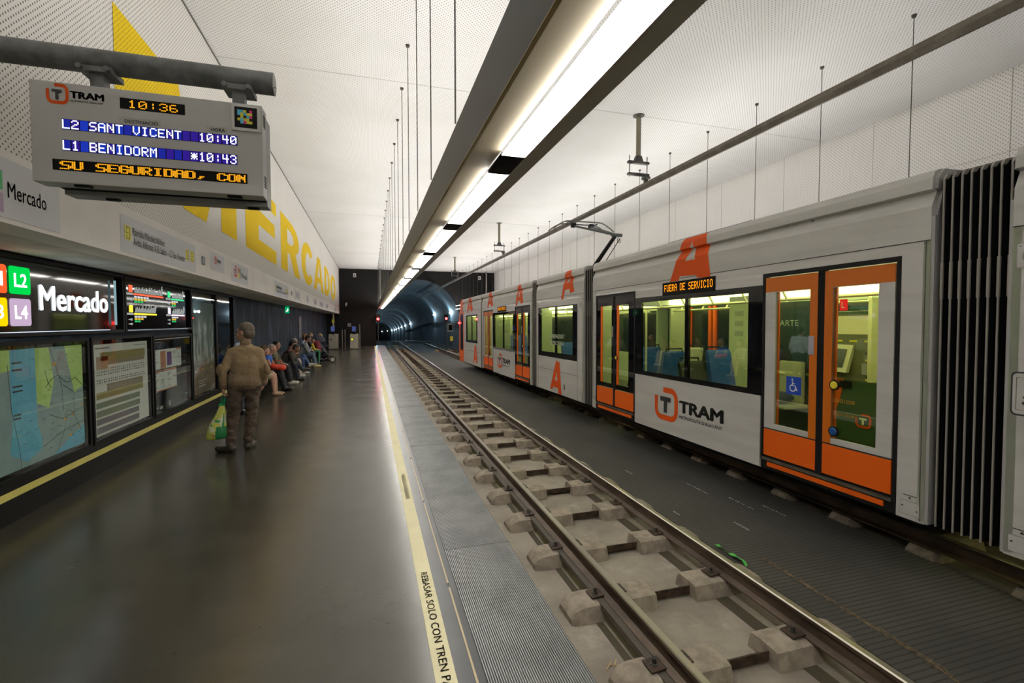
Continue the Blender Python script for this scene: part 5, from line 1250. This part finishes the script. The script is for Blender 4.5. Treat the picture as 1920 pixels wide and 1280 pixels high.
MB().box(XF + .015, XF + .022, 2.5, 6.45, 1.562, 1.568).build('light_line', emi('edge_light', (.75, .85, 1.), 1.6), t, world=True)
w = MB(); w.box(XF, XF + .02, 6.60, 6.612, 1.62, 2.13); w.build('edge_strip', emi('edge_light2', (.25, .42, .45), .8), t, world=True)
# 2 line diagram sign
t = case('line_diagram_sign', 'black backlit panel with four coloured line diagrams right of Mercado', 'sign', 6.81, 9.03, 1.53, 2.205, False)
MB().box(XF + .015, XF + .022, 6.86, 8.85, 1.55, 1.556).build('light_line', emi('edge_light', (.75, .85, 1.), 1.6), t, world=True)
M_wt = emi('tick_white', (.8, .85, .8), .42)
def diagram(y0, y1, zl, c, code, n, hh):
    mc = emi('line%.2f%.2f' % c[:2], c, 1.3)
    b = bars(t, 'line_bar', mc, [(y0, y1, zl, zl + .022)], .003)
    bars(t, 'line_code', mc, [(y0 - .12, y0 - .03, zl + .03, zl + .12)], .003)
    w = MB(); random.seed(int(y0 * 100))
    for i in range(n):
        y = y0 + .03 + (y1 - y0 - .05) * i / n; h = hh * random.uniform(.45, 1.0) + (.05 if i > n - 3 else 0)
        w.prism([(XQ, y, zl + .03), (XQ, y + .016, zl + .03), (XQ, y + .016 + h * .35, zl + .03 + h), (XQ, y + h * .35, zl + .03 + h)], (.002, 0, 0))
    w.box(XQ, XQ + .002, y0 - .19, y0 - .02, zl - .002, zl + .022)
    for k in range(2): w.prism([(XQ, y0 - .16, zl - .06 - .055 * k), (XQ, y0 - .05, zl - .045 - .055 * k), (XQ, y0 - .05, zl - .075 - .055 * k)], (.002, 0, 0))
    w.build('station_ticks', M_wt, b, world=True)
    for j, cc in enumerate(((.85, .8, .85), (.9, .6, .05), (.03, .6, .15))):
        bars(t, 'transfer_dots', emi('dot%d' % j, cc, .8), [(y0 + .02 + .085 * i, y0 + .08 + .085 * i, zl - .035 - .03 * j, zl - .012 - .03 * j) for i in range(max(2, n // 5 - j))], .003)
diagram(7.12, 8.02, 1.995, (.95, .12, .05), 'L1', 26, .10); diagram(8.30, 8.80, 1.985, (.05, .65, .22), 'L2', 16, .09); diagram(7.12, 7.78, 1.745, (.95, .75, .05), 'L3', 20, .10); diagram(8.30, 8.82, 1.745, (.80, .70, .85), 'L4', 16, .09)
# 3 map case
t = case('map_case', 'glass case with a blue and green coast map, left edge of the photo', 'display case', 3.0, 6.02, .335, 1.49)
PX = lambda a: onx(a, 680, XW).y
zA, zB = .405, 1.42
sheet(t, 'map_sheet', mat('map_pale', (.23, .31, .30), .6, emit=.14, ecol=(.23, .31, .30), col2=(.17, .25, .26), nscale=5), 3.1, 5.955, zA, zB)  # map sheet, sea and green glow faintly, standing in for case lighting
ys0, ys1, ys2, ys3 = 4.93, PX(62), PX(88), PX(118)
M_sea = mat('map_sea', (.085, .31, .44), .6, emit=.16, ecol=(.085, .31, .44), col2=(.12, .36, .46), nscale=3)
bars(t, 'sea_area', M_sea, [(ys0, ys1, .75, zB)], .001)
w = MB(); w.prism([(XQ, ys0, .75), (XQ, ys1, .75), (XQ, ys1 + .05, .62), (XQ, 5.3, .52), (XQ, 5.1, .44), (XQ, 4.9, .55)], (.001, 0, 0)); w.prism([(XQ, 5.45, zA), (XQ, 5.955, zA), (XQ, 5.955, .60), (XQ, 5.75, .53)], (.001, 0, 0)); w.build('sea_area', M_sea, t, world=True)
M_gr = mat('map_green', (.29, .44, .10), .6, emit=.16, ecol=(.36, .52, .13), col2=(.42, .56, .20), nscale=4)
w = MB(); w.prism([(XQ, ys1, .93), (XQ, ys1, zB), (XQ, ys2, zB), (XQ, ys2 + .06, 1.1), (XQ, ys2 - .02, .86)], (.001, 0, 0)); w.prism([(XQ, ys3, zB), (XQ, 5.955, zB), (XQ, 5.955, 1.0), (XQ, 5.8, .95), (XQ, ys3 + .08, 1.15)], (.001, 0, 0)); w.prism([(XQ, 3.1, 1.1), (XQ, 4.93, 1.25), (XQ, 4.93, zB), (XQ, 3.1, zB)], (.001, 0, 0)); w.build('green_area', M_gr, t, world=True)
w = MB()
for path in ([(5.36, 1.05), (5.45, 1.12), (5.55, 1.15), (5.65, 1.08), (5.72, 1.06), (5.82, 1.10), (5.95, 1.0)], [(5.36, 1.22), (5.40, 1.1), (5.45, 1.04)], [(5.44, 1.42), (5.52, 1.25), (5.60, 1.05), (5.62, .8)], [(5.62, 1.05), (5.80, .95), (5.78, .75), (5.9, .55)], [(5.3, .52), (5.6, .60), (5.955, .64)], [(4.9, 1.3), (4.93, .9), (5.0, .6), (5.02, .41)], [(5.5, .42), (5.62, .6), (5.68, .8)], [(5.4, .8), (5.6, .72), (5.955, .78)]):
    for (a, b), (c, e) in zip(path, path[1:]):
        n_ = Vector((0, -(e - b), c - a)).normalized() * .0035
        w.face([(XQ + .0018, a + n_.y, b + n_.z), (XQ + .0018, c + n_.y, e + n_.z), (XQ + .0018, c - n_.y, e - n_.z), (XQ + .0018, a - n_.y, b - n_.z)])
random.seed(5)
for i in range(70):
    y = random.uniform(5.0, 5.93); z = random.uniform(.43, 1.38); l = random.uniform(.015, .05)
    if y < ys1 and z > .7 and random.random() < .8: continue
    w.box(XQ, XQ + .0016, y, y + l, z, z + .005)
for z in (1.30, 1.24, 1.10, 1.06, .86, .83): w.box(XQ, XQ + .0016, 4.95, 5.04 + .03 * (z > 1), z, z + .016)
w.build('roads_and_names', mat('map_ink', (.07, .08, .09), .7), t, world=True)
bars(t, 'orange_markers', mat('map_orange', (.75, .36, .04), .6), [(5.48, 5.52, 1.24, 1.275), (5.75, 5.77, .72, .75), (5.62, 5.65, .70, .72), (5.7, 5.73, .53, .55), (5.85, 5.87, .58, .6), (5.90, 5.92, .80, .82)], .002)
# 4 timetable case
t = case('timetable_case', 'glass case with a white timetable sheet full of coloured bands', 'display case', 6.06, 7.52, .335, 1.49)
sheet(t, 'timetable_sheet', mat('paper_grey', (.45, .45, .40), .7, emit=.16, ecol=(.45, .45, .40)), 6.11, 7.45, .40, 1.405)  # paper given a faint glow in place of light inside the case
bars(t, 'olive_band', stripes('olive_cells', (.30, .25, .07), (.22, .18, .05), 1, .035, .85), [(6.30, 7.38, 1.22, 1.315), (6.20, 7.30, .80, .875)])
bars(t, 'orange_band', stripes('orange_cells', (.45, .23, .10), (.33, .26, .17), 1, .03, .5), [(6.22, 6.45, 1.13, 1.27)])
bars(t, 'beige_band', stripes('beige_cells', (.34, .28, .19), (.22, .17, .11), 1, .03, .6), [(6.46, 7.36, 1.17, 1.22), (6.42, 7.30, .875, .955)])
bars(t, 'green_band', stripes('green_cells', (.20, .26, .16), (.14, .19, .12), 1, .02, .6), [(6.19, 7.20, .70, .765), (6.19, 7.20, .605, .675)])
bars(t, 'violet_band', stripes('violet_cells', (.19, .17, .20), (.13, .12, .14), 1, .02, .6), [(6.19, 7.17, .52, .585), (6.19, 7.17, .425, .495)])
w = MB(); random.seed(9)
for z in (1.06, 1.09, 1.12, 1.0, .975):
    for i in range(24): w.box(XQ, XQ + .001, 6.22 + i * .048, 6.222 + i * .048 + random.uniform(.01, .03), z, z + .016)
w.box(XQ, XQ + .001, 6.2, 6.5, 1.355, 1.37); w.box(XQ, XQ + .001, 7.1, 7.4, 1.36, 1.37); w.box(XQ, XQ + .001, 6.16, 6.17, .42, 1.3)
w.build('small_print', mat('print_dark', (.16, .16, .15), .7), t, world=True)
# 5 notice case
t = case('notice_case', 'black glass case with white, orange and purple notices', 'display case', 7.56, 9.0, .335, 1.47)
Mp = mat('notice_white', (.46, .48, .44), .7, emit=.14)  # notices glow a little, brightness added through their own colour
sheet(t, 'notice_sheet', Mp, 7.62, 8.63, .985, 1.262); sheet(t, 'notice_sheet', Mp, 7.62, 8.43, .675, .975)
bars(t, 'orange_column', mat('notice_orange', (.52, .20, .09), .6), [(7.86, 8.04, .99, 1.24), (7.62, 8.43, .945, .97), (7.62, 8.43, .675, .69), (8.44, 8.62, 1.235, 1.262)])
bars(t, 'purple_column', mat('notice_purple', (.16, .06, .28), .6), [(8.09, 8.25, 1.02, 1.22)])
w = MB(); random.seed(2)
for i in range(60):
    y = random.choice((7.65, 7.9, 8.3, 8.47, 7.66, 7.86, 8.1)); z = random.uniform(.71, 1.22); w.box(XQ, XQ + .0025, y, y + random.uniform(.06, .14), z, z + .006)
w.build('small_print', mat('print_dark', (.16, .16, .15), .7), t, world=True)
bars(t, 'pale_logo', mat('pale_logo', (.3, .32, .31), .6), [(7.68, 7.74, .44, .455), (7.80, 7.90, .42, .46), (8.1, 8.16, .42, .50), (8.75, 8.86, .50, .52), (7.7, 7.9, 1.36, 1.375)])
MB().box(XF + .004, XF + .016, 7.62, 8.93, 1.405, 1.418).build('chrome_strip', M_steel, t, world=True)
# 6 poster case
t = case('poster_case', 'tall glass case with a misty dark poster left of the standing man', 'display case', 9.03, 10.34, .335, 2.215)
def poster_mat():
    m, nt, b, pos = _base('misty_poster')
    sx = _n(nt, 'ShaderNodeSeparateXYZ'); nt.links.new(pos, sx.inputs[0])
    n = _ramp(nt, _noise(nt, pos, 3.4, 8, .7, (1, 1.6, .45)), .42, .68)
    mask = _math(nt, 'MULTIPLY', _ramp(nt, sx.outputs[2], .85, 1.05), _math(nt, 'SUBTRACT', 1, _ramp(nt, sx.outputs[2], 1.5, 1.85)))
    c = _mix(nt, _ramp(nt, sx.outputs[2], .8, 1.2), (.10, .075, .045), (.075, .10, .085)); c = _mix(nt, _math(nt, 'MULTIPLY', n, mask), c, (.58, .60, .57))
    nt.links.new(c, b.inputs['Base Color']); nt.links.new(c, b.inputs['Emission Color']); b.inputs['Emission Strength'].default_value = .12; b.inputs['Roughness'].default_value = .6  # poster glows weakly in its own colours, as if backlit
    return m
sheet(t, 'poster_sheet', poster_mat(), 9.08, 10.29, .40, 2.0)
bars(t, 'gold_band', mat('dull_gold', (.34, .25, .08), .5), [(9.2, 9.32, .78, .83), (9.36, 9.5, .785, .835), (9.54, 9.7, .79, .84), (9.76, 9.95, .795, .845), (10.0, 10.15, .80, .85)])
bars(t, 'white_lines', mat('poster_white', (.4, .4, .38), .5), [(9.35, 9.8, .62, .632), (9.4, 9.7, .575, .59), (9.4, 9.75, .52, .545)])
# 7 empty mirror-like case
t = case('glass_case', 'last dark mirror-like glass case behind the standing man', 'display case', 10.36, 11.56, .335, 2.215, False, mat('mirror_black', (.02, .016, .014), .04, spec=1., coat=1.))
# exit sign, bench
t = thing('exit_sign', 'green illuminated emergency exit sign on the dark lower wall', 'sign', (XW, 18.4, 2.0))
MB().box(XW, XW + .13, 18.37, 18.43, 1.97, 2.20).build('sign_box', emi('exit_green', (.0, .42, .13), .8), t, world=True)
w = MB(); xx = XW + .065; w.ell((xx + .02, 18.365, 2.125), (.02, .003, .018)); w.prism([(xx - .05, 18.364, 2.02), (xx + .02, 18.364, 2.03), (xx + .06, 18.364, 2.10), (xx, 18.364, 2.10)], (0, -.002, 0)); w.build('pictogram', emi('exit_white', (.8, 1., .85), 1.), t, world=True)
w = MB(); w.tube([(XW + .065, 18.4, 2.19), (XW + .065, 18.4, ZS)], .012, 6); w.build('hanger', M_gun, t, world=True)
M_bench = mat('bench_dark', (.02, .02, .021), .45)
for i in range(6):
    y0 = 11.58 + 2.6 * i
    if i == 0: bn = None
    t = thing('bench', ('dark wall bench under the first three seated people', 'second dark wall bench under the seated people', 'third dark wall bench, by the man in grey', 'fourth dark wall bench beyond the seated people', 'fifth dark wall bench near the stroller', 'last dark wall bench before the gates')[i], 'bench', (-2.6, y0, 0), group='benches along the lower wall')
    MB().box(-.25, .18, .02, 2.5, .25, .305).build('seat', M_bench, t, bevel=.01); MB().box(-.26, -.235, .02, 2.5, .305, .66).build('backrest', M_bench, t)
    for yy in (.35, 2.15): MB().box(-.18, .10, yy, yy + .06, 0, .25).build('leg', M_bench, t)
# fire point and pipes at the far end of the lower wall
t = thing('wall_pipe', 'pale vertical pipe with a yellow tag beside the left gate', 'pipe', (-2.73, 32.2, 0)); w = MB(); w.tube([(.48, 0, 0), (.48, 0, 2.2)], .06, 8); w.build('pipe', mat('pale_pipe', (.35, .33, .22), .5), t); MB().box(.40, .56, -.07, -.055, 1.62, 1.85).build('yellow_tag', M_yel, t)
o = MB().box(XW, XW + .02, 21.6, 22.3, 1.0, 1.9).build('wall_poster', mat('dim_poster', (.06, .045, .05), .5, col2=(.16, .14, .15), nscale=5)); tag(o, 'dim poster on the lower wall above the seated man in grey', 'poster')
# ================================================================== FARE GATES
def gate(x0, x1, lab, grp=None):
    t = thing('fare_gate', lab, 'fare gate', ((x0 + x1) / 2, 30.3, 0)); h = (x1 - x0) / 2
    MB().box(-h, h, 0, 1.5, .0, .92).build('cabinet', mat('gate_beige', (.36, .33, .27), .4, .3), t, bevel=.02); MB().box(-h - .01, h + .01, -.01, 1.52, .0, .07).build('plinth', M_gun, t)
    w = MB(); w.box(-h * .4, h * .4, .1, .16, .92, 1.12); b = w.build('reader_post', M_black, t)
    MB().box(-.11, .11, .06, .10, 1.10, 1.40).build('blue_screen', emi('gate_blue', (.08, .11, .32), .5), b)
    w = MB(); w.ell((-h * .45, -.012, .62), (.05, .008, .05)); w.build('ready_light', emi('yellow_dot', (.75, .85, .0), 1.0), t) if 'right' in lab else w.build('badge', M_gun, t)
    return t
gate(-2.39, -1.92, 'grey fare gate cabinet with blue screen, left one near the dark wall'); gate(-1.18, -.72, 'grey fare gate cabinet with yellow light, right one before the end wall')
for x, lab in ((-1.63, 'left one of two thin steel bars between the gates'), (-1.47, 'right one of two thin steel bars between the gates')):
    w = MB(); w.tube([(x, 30.6, 0.), (x, 30.6, 1.2)], .022, 8); o = w.build('gate_bar', M_steel); tag(o, lab, 'bar')
t = thing('glass_barrier', 'clear glass panel with steel edge right of the right fare gate', 'glass barrier', (-.62, 30.3, 0)); MB().box(-.004, .004, .05, 1.5, .05, 1.5).build('pane', M_lgl, t); w = MB(); w.tube([(0, 0, 0), (0, 0, 1.52)], .03, 8); w.build('edge_post', M_steel, t)
o = MB().box(-1.5, -1.28, YE - .02, YE, 1.36, 1.58).build('notice_plate', mat('dim_white', (.36, .33, .33), .6)); o.name = 'wall_notice'; tag(o, 'small pale square notice on the end wall between the gates', 'sign'); MB().box(-1.44, -1.34, YE - .024, YE - .02, 1.42, 1.52).build('pictogram', M_dark, o)
"""LIGHTSETTINGS"""
wd = bpy.data.worlds.new('World'); S.world = wd; wd.use_nodes = True; wd.node_tree.nodes['Background'].inputs[0].default_value = (.5, .52, .55, 1); wd.node_tree.nodes['Background'].inputs[1].default_value = .0
L = bpy.data.lights.new('signal_glow', 'POINT'); L.energy = 12; L.color = (1, .03, .03); L.shadow_soft_size = .08
lo = link(bpy.data.objects.new('signal_glow', L)); lo.location = (.53, 34.55, 1.88)
S.view_settings.view_transform = 'Standard'; S.view_settings.look = 'None'; S.view_settings.exposure = 0.05; S.view_settings.gamma = 1.07
S.cycles.use_denoising = True; S.cycles.max_bounces = 6; S.cycles.diffuse_bounces = 4; S.cycles.glossy_bounces = 4; S.cycles.transparent_max_bounces = 12; S.cycles.sample_clamp_indirect = 6.
